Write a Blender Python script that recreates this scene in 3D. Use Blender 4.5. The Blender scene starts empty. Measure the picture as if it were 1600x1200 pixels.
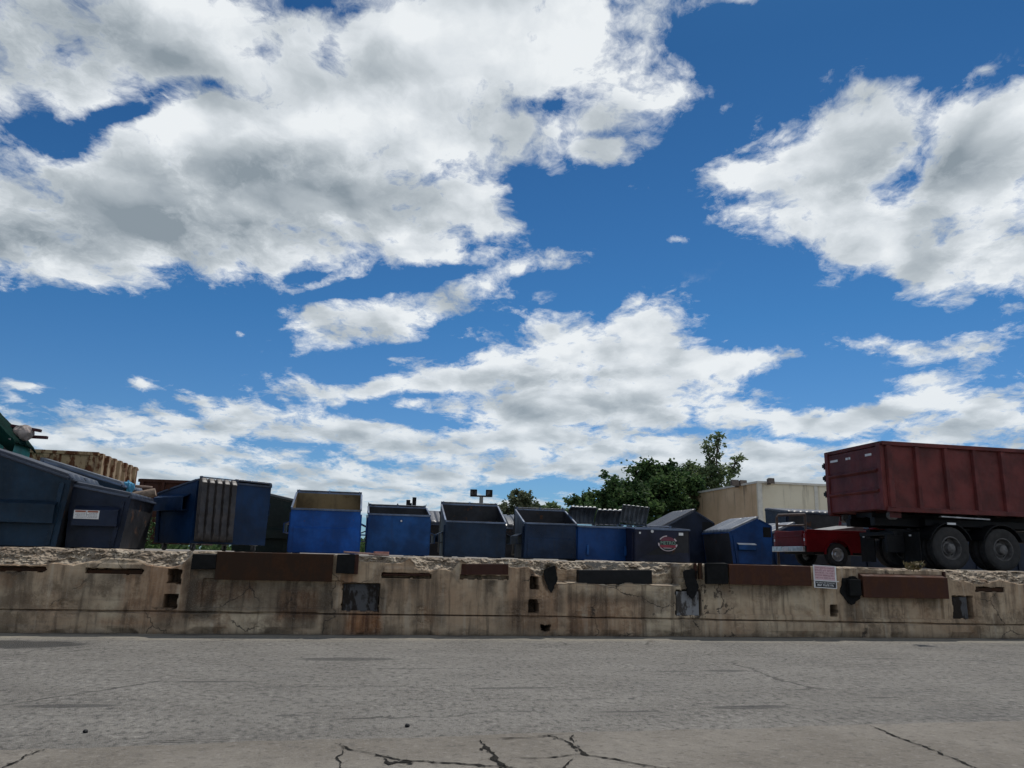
import bpy, bmesh, math, random
import numpy as np
from mathutils import Vector, Matrix
R = math.radians
random.seed(7)
rng = np.random.default_rng(7)
scene = bpy.context.scene
col = scene.collection

# ------------------------------------------------------------------ camera
FPX = 1200.0                       # focal length in photo pixels (photo 1600 wide)
PITCH = R(12.72)
ROLL = math.atan(0.0252)
DOCK = 1.35                        # height of the loading dock
EYE = 1.385
fwd = Vector((0, math.cos(PITCH), math.sin(PITCH)))
rgt0 = Vector((1, 0, 0)); up0 = Vector((0, -math.sin(PITCH), math.cos(PITCH)))
rgt = rgt0 * math.cos(ROLL) + up0 * math.sin(ROLL)
upv = up0 * math.cos(ROLL) - rgt0 * math.sin(ROLL)
cam_d = bpy.data.cameras.new('camera')
cam = bpy.data.objects.new('camera', cam_d); col.objects.link(cam)
cam.matrix_world = Matrix(((rgt.x, upv.x, -fwd.x, 0), (rgt.y, upv.y, -fwd.y, 0), (rgt.z, upv.z, -fwd.z, EYE), (0, 0, 0, 1)))
cam_d.sensor_width = 36.0
cam_d.lens = 36.0 * FPX / 1600.0
cam_d.clip_start = 0.1; cam_d.clip_end = 6000
scene.camera = cam
scene.view_settings.view_transform = 'Standard'
scene.view_settings.look = 'None'
scene.view_settings.exposure = 0

def ray(px, py):
    return (fwd + rgt * ((px - 800) / FPX) + upv * ((600 - py) / FPX)).normalized()

# yard frame: the dock edge runs along U through (0, WY); T points back into the yard
YAW = math.atan(0.197); WY = 14.6
U = Vector((math.cos(YAW), math.sin(YAW), 0)); T = Vector((-math.sin(YAW), math.cos(YAW), 0))
W0 = Vector((0, WY, 0))
def yard(s, t, z=0): return W0 + U * s + T * t + Vector((0, 0, z))
def seen_at(px, depth):
    """ground position (x, y) that is DEPTH metres ahead in the direction of photo column px (near the horizon)"""
    py = 871 + (px - 800) * 0.0252
    d = ray(px, py); k = depth / d.y
    return d.x * k, d.y * k
def st(px, depth):
    x, y = seen_at(px, depth); v = Vector((x, y, 0)) - W0
    return v.dot(U), v.dot(T)
def on_wall(px, py, t=0):
    """(s, z) where the sight line meets the plane t metres behind the dock face"""
    d = ray(px, py); o = Vector((0, 0, EYE))
    k = ((W0 + T * t) - o).dot(T) / d.dot(T); p = o + d * k
    return (p - W0).dot(U), p.z
def on_plane(px, py, z=0):
    d = ray(px, py); k = (z - EYE) / d.z
    return d.x * k, d.y * k
scene.cycles.use_adaptive_sampling = True
scene.cycles.adaptive_threshold = 0.015
scene.cycles.adaptive_min_samples = 12
scene.cycles.max_bounces = 6; scene.cycles.diffuse_bounces = 3; scene.cycles.glossy_bounces = 2; scene.cycles.transmission_bounces = 2
# ------------------------------------------------------------------ node helper
class NT:
    """small helper to write node maths"""
    def __init__(self, tree): self.t = tree; self.n = tree.nodes; self.l = tree.links
    def put(self, sock, v):
        if v is None: return
        if isinstance(v, bpy.types.NodeSocket): self.l.new(v, sock)
        else: sock.default_value = v
    def m(self, op, a, b=None, c=None, clamp=False):
        n = self.n.new('ShaderNodeMath'); n.operation = op; n.use_clamp = clamp
        for i, v in enumerate((a, b, c)): self.put(n.inputs[i], v)
        return n.outputs[0]
    def v(self, op, a, b=None, scale=None):
        n = self.n.new('ShaderNodeVectorMath'); n.operation = op
        self.put(n.inputs[0], a)
        if b is not None: self.put(n.inputs[1], b)
        if scale is not None: self.put(n.inputs['Scale'], scale)
        return n.outputs['Value'] if op in ('DOT_PRODUCT', 'LENGTH', 'DISTANCE') else n.outputs[0]
    def xyz(self, x, y, z):
        n = self.n.new('ShaderNodeCombineXYZ')
        for i, q in enumerate((x, y, z)): self.put(n.inputs[i], q)
        return n.outputs[0]
    def sep(self, a):
        n = self.n.new('ShaderNodeSeparateXYZ'); self.put(n.inputs[0], a); return n.outputs
    def noise(self, vec, scale, detail=4, rough=0.5, lac=2.0, dist=0.0, out='Fac', dim='3D'):
        n = self.n.new('ShaderNodeTexNoise'); n.noise_dimensions = dim
        self.put(n.inputs['Vector'], vec); n.inputs['Scale'].default_value = scale
        n.inputs['Detail'].default_value = detail; n.inputs['Roughness'].default_value = rough
        n.inputs['Lacunarity'].default_value = lac; n.inputs['Distortion'].default_value = dist
        return n.outputs[out]
    def voro(self, vec, scale, feature='F1', out='Distance', rand=1.0):
        n = self.n.new('ShaderNodeTexVoronoi'); n.feature = feature
        self.put(n.inputs['Vector'], vec); n.inputs['Scale'].default_value = scale
        n.inputs['Randomness'].default_value = rand
        return n.outputs[out]
    def sm(self, x, lo, hi, a=0.0, b=1.0, kind='SMOOTHSTEP'):
        n = self.n.new('ShaderNodeMapRange'); n.interpolation_type = kind
        for i, q in enumerate((x, lo, hi, a, b)): self.put(n.inputs[i], q)
        return n.outputs[0]
    def mix(self, f, a, b, blend='MIX'):
        n = self.n.new('ShaderNodeMix'); n.data_type = 'RGBA'; n.blend_type = blend
        self.put(n.inputs[0], f)
        for s, q in ((n.inputs[6], a), (n.inputs[7], b)):
            if isinstance(q, (tuple, list)) and len(q) == 3: q = (*q, 1)
            self.put(s, q)
        return n.outputs[2]
    def ramp(self, f, stops):
        n = self.n.new('ShaderNodeValToRGB'); self.put(n.inputs[0], f)
        e = n.color_ramp.elements
        while len(e) > len(stops): e.remove(e[-1])
        while len(e) < len(stops): e.new(0.5)
        for q, (p, c) in zip(e, stops): q.position = p; q.color = (*c, 1) if len(c) == 3 else c
        return n.outputs[0]

# ------------------------------------------------------------------ sun and sky
SUN_EL, SUN_AZ = R(60), R(24)        # azimuth measured from +Y toward +X: behind the yard, to the right
sun_dir = Vector((math.sin(SUN_AZ) * math.cos(SUN_EL), math.cos(SUN_AZ) * math.cos(SUN_EL), math.sin(SUN_EL)))
sd = bpy.data.lights.new('sun', 'SUN'); sd.energy = 3.1; sd.angle = R(0.53); sd.color = (1.0, 0.955, 0.88)
so = bpy.data.objects.new('sun', sd); col.objects.link(so); so.location = (8, 10, 30)
so.rotation_euler = (-sun_dir).to_track_quat('-Z', 'Y').to_euler()

world = bpy.data.worlds.new('World'); scene.world = world; world.use_nodes = True
wt = world.node_tree; wt.nodes.clear(); N = NT(wt)
sky = wt.nodes.new('ShaderNodeTexSky'); sky.sky_type = 'NISHITA'; sky.sun_disc = False
sky.sun_elevation = SUN_EL; sky.sun_rotation = SUN_AZ
sky.air_density = 1.0; sky.dust_density = 0.35; sky.ozone_density = 2.6; sky.altitude = 100

def ang(px, py):
    d = ray(px, py); return np.array((math.atan2(d.x, d.y), math.asin(d.z)))

# cloud masses: sky direction (given by photo column / row), half sizes, tilt, weight
CLOUDS = [
 (170,50,360,120,0,1), (560,95,330,120,-8,1), (765,50,205,115,0,1), (890,118,140,80,10,.85), (660,210,220,120,0,1),
 (320,300,320,125,0,1.1), (70,356,280,70,2,1.2), (560,335,210,98,-6,1), (20,290,120,55,10,.8), (700,330,75,70,-30,.7),
 (1000,150,95,50,20,.55), (985,205,70,30,30,.4), (935,243,50,20,5,.62), (862,267,22,13,0,.65), (950,290,60,12,5,.48),
 (1100,14,55,22,-20,.7), (1165,4,30,14,0,.6), (832,408,72,22,-8,.66), (488,446,44,10,-14,.6), (805,352,30,12,0,.4), (1008,22,30,60,0,.35),
 (640,490,150,36,-19,.9), (535,508,85,34,8,.8), (745,452,48,26,-25,.5),
 (880,560,150,62,-8,1), (975,522,90,36,-28,.75), (1000,600,150,55,0,.9), (1120,570,80,24,-10,.65), (850,640,150,48,0,.9),
 (690,588,95,26,-4,.7), (1075,640,105,28,-4,.7), (1035,535,60,24,20,.4), (1175,560,40,12,-10,.25),
 (1310,215,105,72,-28,.95), (1215,262,95,50,-12,.85), (1450,265,190,90,0,1.1), (1590,250,150,92,0,1.1), (1290,345,140,68,18,.95),
 (1440,385,150,62,14,1), (1570,405,130,55,0,.95), (1450,462,50,28,0,.7), (1375,180,60,40,-20,.6), (1490,455,60,20,0,.35),
 (1372,537,68,18,-2,.6), (1520,537,85,22,-14,.7), (1430,632,125,26,-12,.75), (1250,656,75,14,4,.55), (1540,640,130,36,-8,.85),
 (1455,592,65,18,-12,.5), (1600,690,160,40,0,.8), (1340,660,150,18,-2,.6), (1545,112,16,8,0,.42), (1062,370,20,7,0,.4), (1240,552,26,8,0,.42),
 (40,599,50,9,4,.42), (218,595,30,15,0,.55), (485,609,95,16,3,.7), (575,612,45,12,-15,.55), (375,521,10,7,0,.45),
 (320,652,110,30,4,.85), (470,668,150,30,8,.85), (600,684,95,24,4,.75), (90,660,150,38,4,.75), (235,692,150,24,4,.6), (650,632,50,8,0,.2),
 (400,735,240,36,4,.8), (660,750,150,26,-2,.7), (720,692,110,30,0,.65), (900,690,180,48,0,.9), (1160,710,190,38,0,.85),
 (1270,740,160,40,0,.7), (120,715,170,30,0,.6), (790,740,90,16,-8,.5), (650,790,170,22,0,.6), (880,785,60,22,0,.5), (300,775,160,30,4,.6), (520,775,170,24,0,.6), (760,800,160,16,0,.5), (1100,770,160,30,0,.6), (1350,770,160,30,0,.5), (60,740,120,30,0,.5), (1000,742,150,22,0,.5), (1350,700,80,20,0,.3),
]
HOLES = [
 (1105,55,55,55,0,.7), (60,480,220,22,3,.6),
 (112,222,88,38,-32,.72), (60,205,60,26,10,.35), (250,130,66,24,4,1.1), (205,168,60,16,-12,.9), (345,135,55,20,25,.9), (520,65,30,60,30,1.0), (440,72,50,20,20,.45),
 (490,4,55,22,0,.9), (560,18,55,12,-20,.35), (672,268,34,46,25,1.1), (872,162,75,32,-14,1.2), (800,165,50,18,-10,.5), (1000,110,50,12,20,.3), (930,215,60,10,-5,.35), (740,290,40,16,-30,.4), (860,300,120,30,0,.5), (615,440,175,15,-9,1.0), (470,430,40,14,0,.5), (600,552,90,9,-4,.4), (820,440,60,10,0,.25), (770,215,22,36,10,.4), (520,405,60,22,0,.2),
 (1190,302,58,14,-6,.5), (1310,212,55,9,-4,.12), (1598,286,26,16,0,.5), (1480,452,40,14,-5,.4), (1595,362,20,14,0,.3), (1360,440,70,20,15,.3),
 (980,560,60,14,-22,.32), (1040,600,70,16,-20,.2), (430,692,90,9,0,.55), (830,764,120,11,-4,.6), (560,758,70,11,-5,.5), (1080,676,80,7,0,.5), (660,655,80,10,6,.6), (690,618,70,10,0,.4), (160,690,60,8,0,.4), (1240,690,90,7,2,.5), (960,770,90,8,0,.35),
]
GREYS = [
 (60,60,190,75,10,.9), (330,330,260,78,4,1.25), (130,372,190,45,4,1.1), (440,255,150,50,8,.8), (640,150,160,60,20,.3), (250,60,150,60,0,.4),
 (1440,268,150,40,-4,.85), (1380,330,120,30,0,.3), (1540,400,110,34,-10,.45), (830,592,110,16,-2,.8), (860,642,130,20,0,.55), (600,520,60,12,-10,.5), (1000,640,100,20,0,.4),
 (470,676,160,14,8,.55), (300,668,90,10,4,.35), (600,694,80,10,4,.3), (760,722,160,14,0,.45), (1010,700,140,12,4,.4), (1240,742,130,24,0,.4), (450,755,200,16,2,.35), (1520,660,110,16,-6,.55), (1590,700,90,18,0,.6), (1490,545,40,8,-14,.2), (80,690,120,16,4,.3),
]
def blobfield(coord3, items, power=1.0):
    """smooth field: sum-limited union of tilted elliptical bumps in azimuth / elevation"""
    acc = None
    for (cx, cy, rx, ry, an, w) in items:
        c = ang(cx, cy)
        J = np.column_stack((ang(cx + 2, cy) - c, ang(cx, cy + 2) - c)) / 2.0
        a = R(an); Rm = np.array(((math.cos(a), math.sin(a)), (-math.sin(a), math.cos(a))))
        A = np.diag((1 / rx, 1 / ry)) @ Rm @ np.linalg.inv(J); o = -A @ c
        q1 = N.v('DOT_PRODUCT', coord3, (A[0, 0], A[0, 1], o[0])); q2 = N.v('DOT_PRODUCT', coord3, (A[1, 0], A[1, 1], o[1]))
        r2 = N.m('MULTIPLY_ADD', q1, q1, N.m('MULTIPLY', q2, q2))
        f = N.m('EXPONENT', N.m('MULTIPLY', r2, -1.0))
        acc = N.m('MULTIPLY', f, w) if acc is None else N.m('MULTIPLY_ADD', f, w, acc)
    return acc

tc = wt.nodes.new('ShaderNodeTexCoord')
dirv = N.v('NORMALIZE', tc.outputs['Generated'])
dx, dy, dz = N.sep(dirv)
az = N.m('ARCTAN2', dx, dy); el = N.m('ARCSINE', dz)
rr = N.m('DIVIDE', 1.0, N.m('ADD', N.m('MAXIMUM', dz, 0.0), 0.22))
Pc = N.xyz(N.m('MULTIPLY', dx, rr), N.m('MULTIPLY', N.m('MULTIPLY', dy, rr), 0.85), 0.37)
warp = N.v('SUBTRACT', N.noise(Pc, 3.2, 5, .6, out='Color'), (.5, .5, .5))
wx, wy, wz = N.sep(warp)
amp = N.m('DIVIDE', 0.065, rr)
az2 = N.m('MULTIPLY_ADD', wx, amp, az); el2 = N.m('MULTIPLY_ADD', wy, N.m('MULTIPLY', amp, 0.6), el)
c3 = N.xyz(az2, el2, 1.0)
F = N.m('SUBTRACT', blobfield(c3, CLOUDS), blobfield(c3, HOLES))
back = N.m('MULTIPLY', N.sm(dy, .30, -.15), N.m('MULTIPLY_ADD', N.noise(Pc, 1.1, 2, .5), 1.45, -.10))   # unseen broken cumulus behind the camera, added to fill the shade
F = N.m('ADD', F, back)
F = N.m('SUBTRACT', 1.0, N.m('EXPONENT', N.m('MULTIPLY', F, -1.25)))
G = blobfield(c3, GREYS); G = N.m('MULTIPLY', N.m('SUBTRACT', 1.0, N.m('EXPONENT', N.m('MULTIPLY', G, -1.0))), .95)
Pw = N.v('ADD', Pc, N.v('SCALE', warp, scale=0.16))
lift = (0.035, -0.06, 0.0)
nA = N.noise(Pw, 6.2, 8, .64)                    # ragged edge
nB = N.noise(N.v('ADD', Pw, lift), 6.2, 5, .64)  # same pattern further toward the sun: relief
nC = N.noise(Pw, 19.0, 5, .68)
dens = N.m('ADD', N.m('SUBTRACT', F, 0.43), N.m('MULTIPLY', N.m('SUBTRACT', nA, .5), 1.75))
puff = N.n.new('ShaderNodeTexVoronoi'); puff.feature = 'SMOOTH_F1'; puff.normalize = True; N.put(puff.inputs['Vector'], Pw)
for k_, v_ in (('Scale', 8.0), ('Detail', 2.0), ('Roughness', .55), ('Smoothness', .45)): puff.inputs[k_].default_value = v_
lumps = N.m('SUBTRACT', .36, puff.outputs['Distance'])
dens = N.m('ADD', dens, N.m('MULTIPLY', lumps, .95))
dens = N.m('ADD', dens, N.m('MULTIPLY', N.m('SUBTRACT', nC, .5), .70))
mask = N.m('POWER', N.sm(dens, -0.04, 0.34, kind='LINEAR'), 1.25)
mask = N.m('MULTIPLY', mask, N.sm(F, 0.02, 0.2))
soft = N.m('SUBTRACT', N.noise(Pw, 5.2, 2.5, .5), N.noise(N.v('ADD', Pw, (0.05, -0.085, 0.0)), 5.2, 2.5, .5))
relief = N.m('SUBTRACT', nA, nB)
edge = N.sm(dens, .05, .75)
grey = N.m('ADD', N.m('MULTIPLY', G, N.m('MULTIPLY_ADD', edge, .75, N.m('MULTIPLY', N.sm(F, .35, .8), .25))), N.m('MULTIPLY_ADD', edge, 0.10, 0.10))
grey = N.m('ADD', grey, N.m('MULTIPLY', soft, -1.7))
grey = N.m('ADD', grey, N.m('MULTIPLY', N.m('MULTIPLY', N.sm(N.noise(Pc, 3.1, 3, .5), .45, .70), edge), .12))
grey = N.m('ADD', grey, N.m('MULTIPLY', relief, -0.5))
grey = N.m('ADD', grey, N.m('MULTIPLY', lumps, -.30))
grey = N.m('ADD', grey, N.m('MULTIPLY', N.m('SUBTRACT', nC, .5), .17))
grey = N.m('ADD', grey, N.m('MULTIPLY', N.sm(el, .02, .25, 1.0, 0.0), .15))
cc = N.ramp(grey, [(0.0, (.86, .895, .915)), (.2, (.72, .765, .80)), (.5, (.50, .55, .585)), (.8, (.36, .41, .45)), (1.0, (.26, .31, .35))])
SKYK = 0.10
tint = N.ramp(N.m('DIVIDE', el, 1.0), [(0.0, (.36, .58, .86)), (.12, (.33, .56, .80)), (.3, (.21, .50, .73)), (.62, (.125, .36, .57)), (1.0, (.125, .36, .57))])
blue = N.mix(1.0, sky.outputs[0], tint, 'MULTIPLY')
hz = N.sm(el, 0.0, 0.30, 1.0, 0.0)
cc = N.mix(N.m('MULTIPLY', hz, .42), cc, (.50, .585, .66))     # distant clouds fade into the haze
cloudcol = N.v('SCALE', cc, scale=1 / SKYK)
final = N.mix(N.m('MULTIPLY', mask, .97), blue, cloudcol)
bg = wt.nodes.new('ShaderNodeBackground'); bg.inputs[1].default_value = SKYK
wt.links.new(final, bg.inputs[0])
wo = wt.nodes.new('ShaderNodeOutputWorld'); wt.links.new(bg.outputs[0], wo.inputs[0])
world.cycles.sampling_method = 'MANUAL'; world.cycles.sample_map_resolution = 512
# ------------------------------------------------------------------ mesh helpers
class MB:
    """collects polygons, then links them as ONE mesh object"""
    def __init__(self): self.v = []; self.f = []; self.m = []
    def poly(self, pts, mat=0):
        b = len(self.v); self.v += [tuple(p) for p in pts]; self.f.append(tuple(range(b, b + len(pts)))); self.m.append(mat); return self
    def hexa(self, p, mat=0):
        """8 points: bottom loop 0-3, top loop 4-7 (counter clockwise seen from above)"""
        b = len(self.v); self.v += [tuple(q) for q in p]
        for q in ((3, 2, 1, 0), (4, 5, 6, 7), (0, 1, 5, 4), (1, 2, 6, 5), (2, 3, 7, 6), (3, 0, 4, 7)):
            self.f.append(tuple(b + i for i in q)); self.m.append(mat)
        return self
    def box(self, x0, x1, y0, y1, z0, z1, mat=0):
        return self.hexa(((x0, y0, z0), (x1, y0, z0), (x1, y1, z0), (x0, y1, z0), (x0, y0, z1), (x1, y0, z1), (x1, y1, z1), (x0, y1, z1)), mat)
    def prism(self, prof, x0, x1, mat=0, axis='x'):
        """profile of (a, b) pairs extruded from x0 to x1; axis x: (x,a,b); y: (a,x,b); z: (a,b,x)"""
        def P(a, b, x): return {'x': (x, a, b), 'y': (a, x, b), 'z': (a, b, x)}[axis]
        n = len(prof); b = len(self.v)
        self.v += [P(a, c, x0) for a, c in prof] + [P(a, c, x1) for a, c in prof]
        self.f.append(tuple(b + i for i in range(n))[::-1]); self.m.append(mat)
        self.f.append(tuple(b + n + i for i in range(n))); self.m.append(mat)
        for i in range(n):
            j = (i + 1) % n
            self.f.append((b + i, b + j, b + n + j, b + n + i)); self.m.append(mat)
        return self
    def bar(self, p0, p1, w, h, mat=0, up=(0, 0, 1)):
        p0, p1 = Vector(p0), Vector(p1); d = (p1 - p0).normalized()
        s = d.cross(Vector(up))
        if s.length < 1e-4: s = d.cross(Vector((1, 0, 0)))
        s.normalize(); u = s.cross(d)
        a, c = s * (w / 2), u * (h / 2)
        b = len(self.v)
        for p in (p0, p1): self.v += [tuple(p - a - c), tuple(p + a - c), tuple(p + a + c), tuple(p - a + c)]
        for q in ((0, 1, 2, 3), (7, 6, 5, 4), (0, 4, 5, 1), (1, 5, 6, 2), (2, 6, 7, 3), (3, 7, 4, 0)):
            self.f.append(tuple(b + i for i in q)); self.m.append(mat)
        return self
    def tube(self, pts, r, seg=8, mat=0, cap=True):
        pts = [Vector(p) for p in pts]; rs = r if isinstance(r, (list, tuple)) else [r] * len(pts)
        rings = []; ref = Vector((0.13, 0.27, 0.95))
        for i, p in enumerate(pts):
            d = (pts[min(i + 1, len(pts) - 1)] - pts[max(i - 1, 0)]).normalized()
            a = d.cross(ref)
            if a.length < 0.05: a = d.cross(Vector((1, 0, 0)))
            a.normalize(); c = d.cross(a); b = len(self.v); rings.append(b)
            for k in range(seg):
                t = 2 * math.pi * k / seg; self.v.append(tuple(p + (a * math.cos(t) + c * math.sin(t)) * rs[i]))
        for r0, r1 in zip(rings, rings[1:]):
            for k in range(seg):
                self.f.append((r0 + k, r0 + (k + 1) % seg, r1 + (k + 1) % seg, r1 + k)); self.m.append(mat)
        if cap:
            self.f.append(tuple(rings[0] + k for k in range(seg))[::-1]); self.m.append(mat)
            self.f.append(tuple(rings[-1] + k for k in range(seg))); self.m.append(mat)
        return self
    def lathe(self, prof, c, axis='y', seg=32, mat=0):
        """profile of (radius, along) revolved about an axis through c"""
        c = Vector(c); b = len(self.v); n = len(prof)
        for k in range(seg):
            t = 2 * math.pi * k / seg
            for r, h in prof:
                q = {'y': Vector((r * math.cos(t), h, r * math.sin(t))), 'z': Vector((r * math.cos(t), r * math.sin(t), h)), 'x': Vector((h, r * math.cos(t), r * math.sin(t)))}[axis]
                self.v.append(tuple(c + q))
        for k in range(seg):
            k2 = (k + 1) % seg
            for i in range(n - 1):
                self.f.append((b + k * n + i, b + k2 * n + i, b + k2 * n + i + 1, b + k * n + i + 1)); self.m.append(mat)
        return self
    def build(self, name, mats, parent=None, smooth=False, bevel=0, loc=None, fix=True):
        me = bpy.data.meshes.new(name); me.from_pydata(self.v, [], self.f)
        mats = mats if isinstance(mats, (list, tuple)) else [mats]
        for m_ in mats: me.materials.append(m_)
        me.polygons.foreach_set('material_index', self.m)
        if fix:
            bm = bmesh.new(); bm.from_mesh(me); bmesh.ops.remove_doubles(bm, verts=bm.verts, dist=1e-5) if bevel else None
            bmesh.ops.recalc_face_normals(bm, faces=bm.faces); bm.to_mesh(me); bm.free()
        if smooth: me.polygons.foreach_set('use_smooth', [True] * len(me.polygons))
        o = bpy.data.objects.new(name, me); col.objects.link(o)
        if parent is not None: o.parent = parent
        if loc is not None: o.location = loc
        if bevel:
            md = o.modifiers.new('edge', 'BEVEL'); md.width = bevel; md.segments = 2; md.limit_method = 'ANGLE'; md.angle_limit = R(40)
            md.harden_normals = False
        if smooth:
            me.set_sharp_from_angle(angle=R(38))
        return o

def tag(o, label=None, cat=None, group=None, kind=None):
    if label: o['label'] = label
    if cat: o['category'] = cat
    if group: o['group'] = group
    if kind: o['kind'] = kind
    return o
def thing(name, label, cat, loc=(0, 0, 0), rz=0.0, group=None):
    o = bpy.data.objects.new(name, None); col.objects.link(o); o.empty_display_size = 0.3
    o.location = loc; o.rotation_euler = (0, 0, rz)
    return tag(o, label, cat, group)

# ------------------------------------------------------------------ numpy noise for shaping
def vnoise(x, y, seed=0):
    x = np.asarray(x, float); y = np.asarray(y, float)
    xi = np.floor(x).astype(np.int64); yi = np.floor(y).astype(np.int64); xf = x - xi; yf = y - yi
    def h(i, j):
        k = (i * 374761393 + j * 668265263 + seed * 974634777) & 0xffffffff
        k = ((k ^ (k >> 13)) * 1274126177) & 0xffffffff
        return ((k ^ (k >> 16)) & 0xffff) / 65535.0
    u = xf * xf * (3 - 2 * xf); w = yf * yf * (3 - 2 * yf)
    return (h(xi, yi) * (1 - u) + h(xi + 1, yi) * u) * (1 - w) + (h(xi, yi + 1) * (1 - u) + h(xi + 1, yi + 1) * u) * w
def fbm(x, y, seed=0, oct=4, gain=0.5):
    s = 0; a = 1; t = 0
    for i in range(oct):
        s = s + a * vnoise(np.asarray(x) * 2 ** i, np.asarray(y) * 2 ** i, seed + i * 17); t += a; a *= gain
    return s / t

# ------------------------------------------------------------------ materials
def newmat(name):
    m = bpy.data.materials.new(name); m.use_nodes = True; t = m.node_tree
    b = t.nodes.get('Principled BSDF'); return m, NT(t), b
def setc(b, N_, color=None, rough=None, metal=None, spec=None):
    if color is not None: N_.put(b.inputs['Base Color'], (*color, 1) if isinstance(color, (tuple, list)) and len(color) == 3 else color)
    if rough is not None: N_.put(b.inputs['Roughness'], rough)
    if metal is not None: N_.put(b.inputs['Metallic'], metal)
    if spec is not None: N_.put(b.inputs['Specular IOR Level'], spec)
def bump(N_, b, h, strength=0.3, dist=0.02):
    n = N_.n.new('ShaderNodeBump'); n.inputs['Strength'].default_value = strength; n.inputs['Distance'].default_value = dist
    N_.put(n.inputs['Height'], h); N_.l.new(n.outputs[0], b.inputs['Normal'])
def objco(N_):
    t = N_.n.new('ShaderNodeTexCoord'); oi = N_.n.new('ShaderNodeObjectInfo')
    return N_.v('ADD', t.outputs['Object'], N_.v('SCALE', N_.xyz(oi.outputs['Random'], oi.outputs['Random'], oi.outputs['Random']), scale=37.0))

def paint(name, c, rough=0.42, rust=0.35, dirt=0.5, rustc=(.10, .045, .022), dents=0.25, fade=1.35, spec=0.28):
    """weathered painted steel: faded patches, dust, drips, rust specks and shallow dents"""
    m, n, b = newmat(name); p = objco(n)
    big = n.noise(p, 1.3, 4, .6); fine = n.noise(p, 14, 5, .6)
    sx, sy, sz = n.sep(p)
    drip = n.noise(n.xyz(n.m('MULTIPLY', sx, 9), n.m('MULTIPLY', sy, 9), n.m('MULTIPLY', sz, .9)), 1.0, 4, .6)
    f = tuple(min(1, q * fade + .002) for q in c); d = tuple(q * .62 for q in c)
    a = n.mix(n.sm(big, .35, .68), d, f)
    a = n.mix(n.m('MULTIPLY', n.sm(drip, .52, .75), dirt), a, tuple(.5 * q + .012 for q in c))
    a = n.mix(n.m('MULTIPLY', n.sm(fine, .48, .7), dirt * .16), a, (.09, .085, .08))
    rn = n.m('ADD', n.m('MULTIPLY', n.noise(p, 3.1, 7, .68), .8), n.m('MULTIPLY', fine, .25))
    rm = n.sm(rn, .70 - .16 * rust, .76 - .16 * rust)
    a = n.mix(n.m('MULTIPLY', rm, .85), a, rustc)
    setc(b, n, a, n.m('ADD', n.m('MULTIPLY', rm, .35), n.m('MULTIPLY_ADD', fine, .25, rough - .1)), 0, spec)
    h = n.m('ADD', n.m('MULTIPLY', n.noise(p, 2.2, 2, .5), 1.0), n.m('MULTIPLY', fine, .06))
    bump(n, b, h, dents, .10)
    return m
def plain(name, c, rough=0.6, metal=0.0, var=0.25, scale=6.0, bmp=0.15, spec=0.4):
    m, n, b = newmat(name); p = objco(n)
    q = n.noise(p, scale, 5, .6)
    a = n.mix(n.sm(q, .3, .72), tuple(x * (1 - var) for x in c), tuple(min(1, x * (1 + var)) for x in c))
    setc(b, n, a, n.m('MULTIPLY_ADD', q, .2, rough - .1), metal, spec); bump(n, b, n.noise(p, scale * 4, 4, .6), bmp, .01)
    return m
def rusty(name, paintc, rustc, amount=.5):
    m, n, b = newmat(name); p = objco(n)
    sx, sy, sz = n.sep(p)
    v = n.noise(n.xyz(n.m('MULTIPLY', sx, 5), n.m('MULTIPLY', sy, 5), n.m('MULTIPLY', sz, 1.6)), 1.0, 7, .66)
    q = n.m('ADD', n.m('MULTIPLY', v, .7), n.m('MULTIPLY', n.noise(p, 6, 6, .7), .3))
    k = n.sm(q, .62 - amount * .3, .70 - amount * .3)
    a = n.mix(k, paintc, n.mix(n.noise(p, 18, 4, .6), tuple(x * .45 for x in rustc), rustc))
    setc(b, n, a, n.m('MULTIPLY_ADD', k, .3, .55), 0, .12); bump(n, b, q, .35, .03)
    return m

M = {}
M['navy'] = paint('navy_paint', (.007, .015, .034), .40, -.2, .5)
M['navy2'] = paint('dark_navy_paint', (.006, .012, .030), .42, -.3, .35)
M['teal'] = paint('teal_blue_paint', (.006, .023, .046), .42, -.2, .5)
M['blue'] = paint('bright_blue_paint', (.004, .078, .34), .40, .06, .35, dents=.2, fade=1.25)
M['blue2'] = paint('mid_blue_paint', (.006, .060, .20), .42, .08, .4, dents=.2)
M['blue3'] = paint('deep_blue_paint', (.003, .038, .145), .42, -.1, .45)
M['blue4'] = paint('dark_blue_paint', (.003, .024, .075), .42, -.1, .35)
M['slate'] = paint('slate_paint', (.007, .022, .050), .45, .08, .6)
M['slate2'] = paint('slate_blue_paint', (.007, .022, .056), .45, .08, .7)
M['violet'] = paint('violet_navy_paint', (.010, .012, .030), .45, .05, .3)
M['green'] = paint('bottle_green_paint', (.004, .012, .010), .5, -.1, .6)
M['turq'] = paint('turquoise_paint', (.03, .21, .18), .5, .25, .5)
M['inside_dark'] = paint('dark_inside_steel', (.022, .022, .026), .6, .6, .7)
M['inside_rust'] = paint('rusted_inside_steel', (.15, .105, .05), .7, .5, .5, rustc=(.11, .06, .028))
M['rim'] = paint('worn_rim_steel', (.12, .16, .24), .45, .3, .5)
M['rimdark'] = paint('dark_rim_steel', (.06, .075, .11), .45, .3, .5)
M['lid'] = plain('black_lid_plastic', (.030, .033, .037), .33, 0, .35, 4, .1, .6)
M['lidsheen'] = plain('sky_sheen_lid_plastic', (.14, .155, .17), .35, 0, .35, 4, .1, .6)  # dark glossy lid lightened: its sky reflection is put into the colour
M['lidgrey'] = plain('grey_lid_plastic', (.11, .125, .15), .42, 0, .3, 4, .1, .5)
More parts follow.
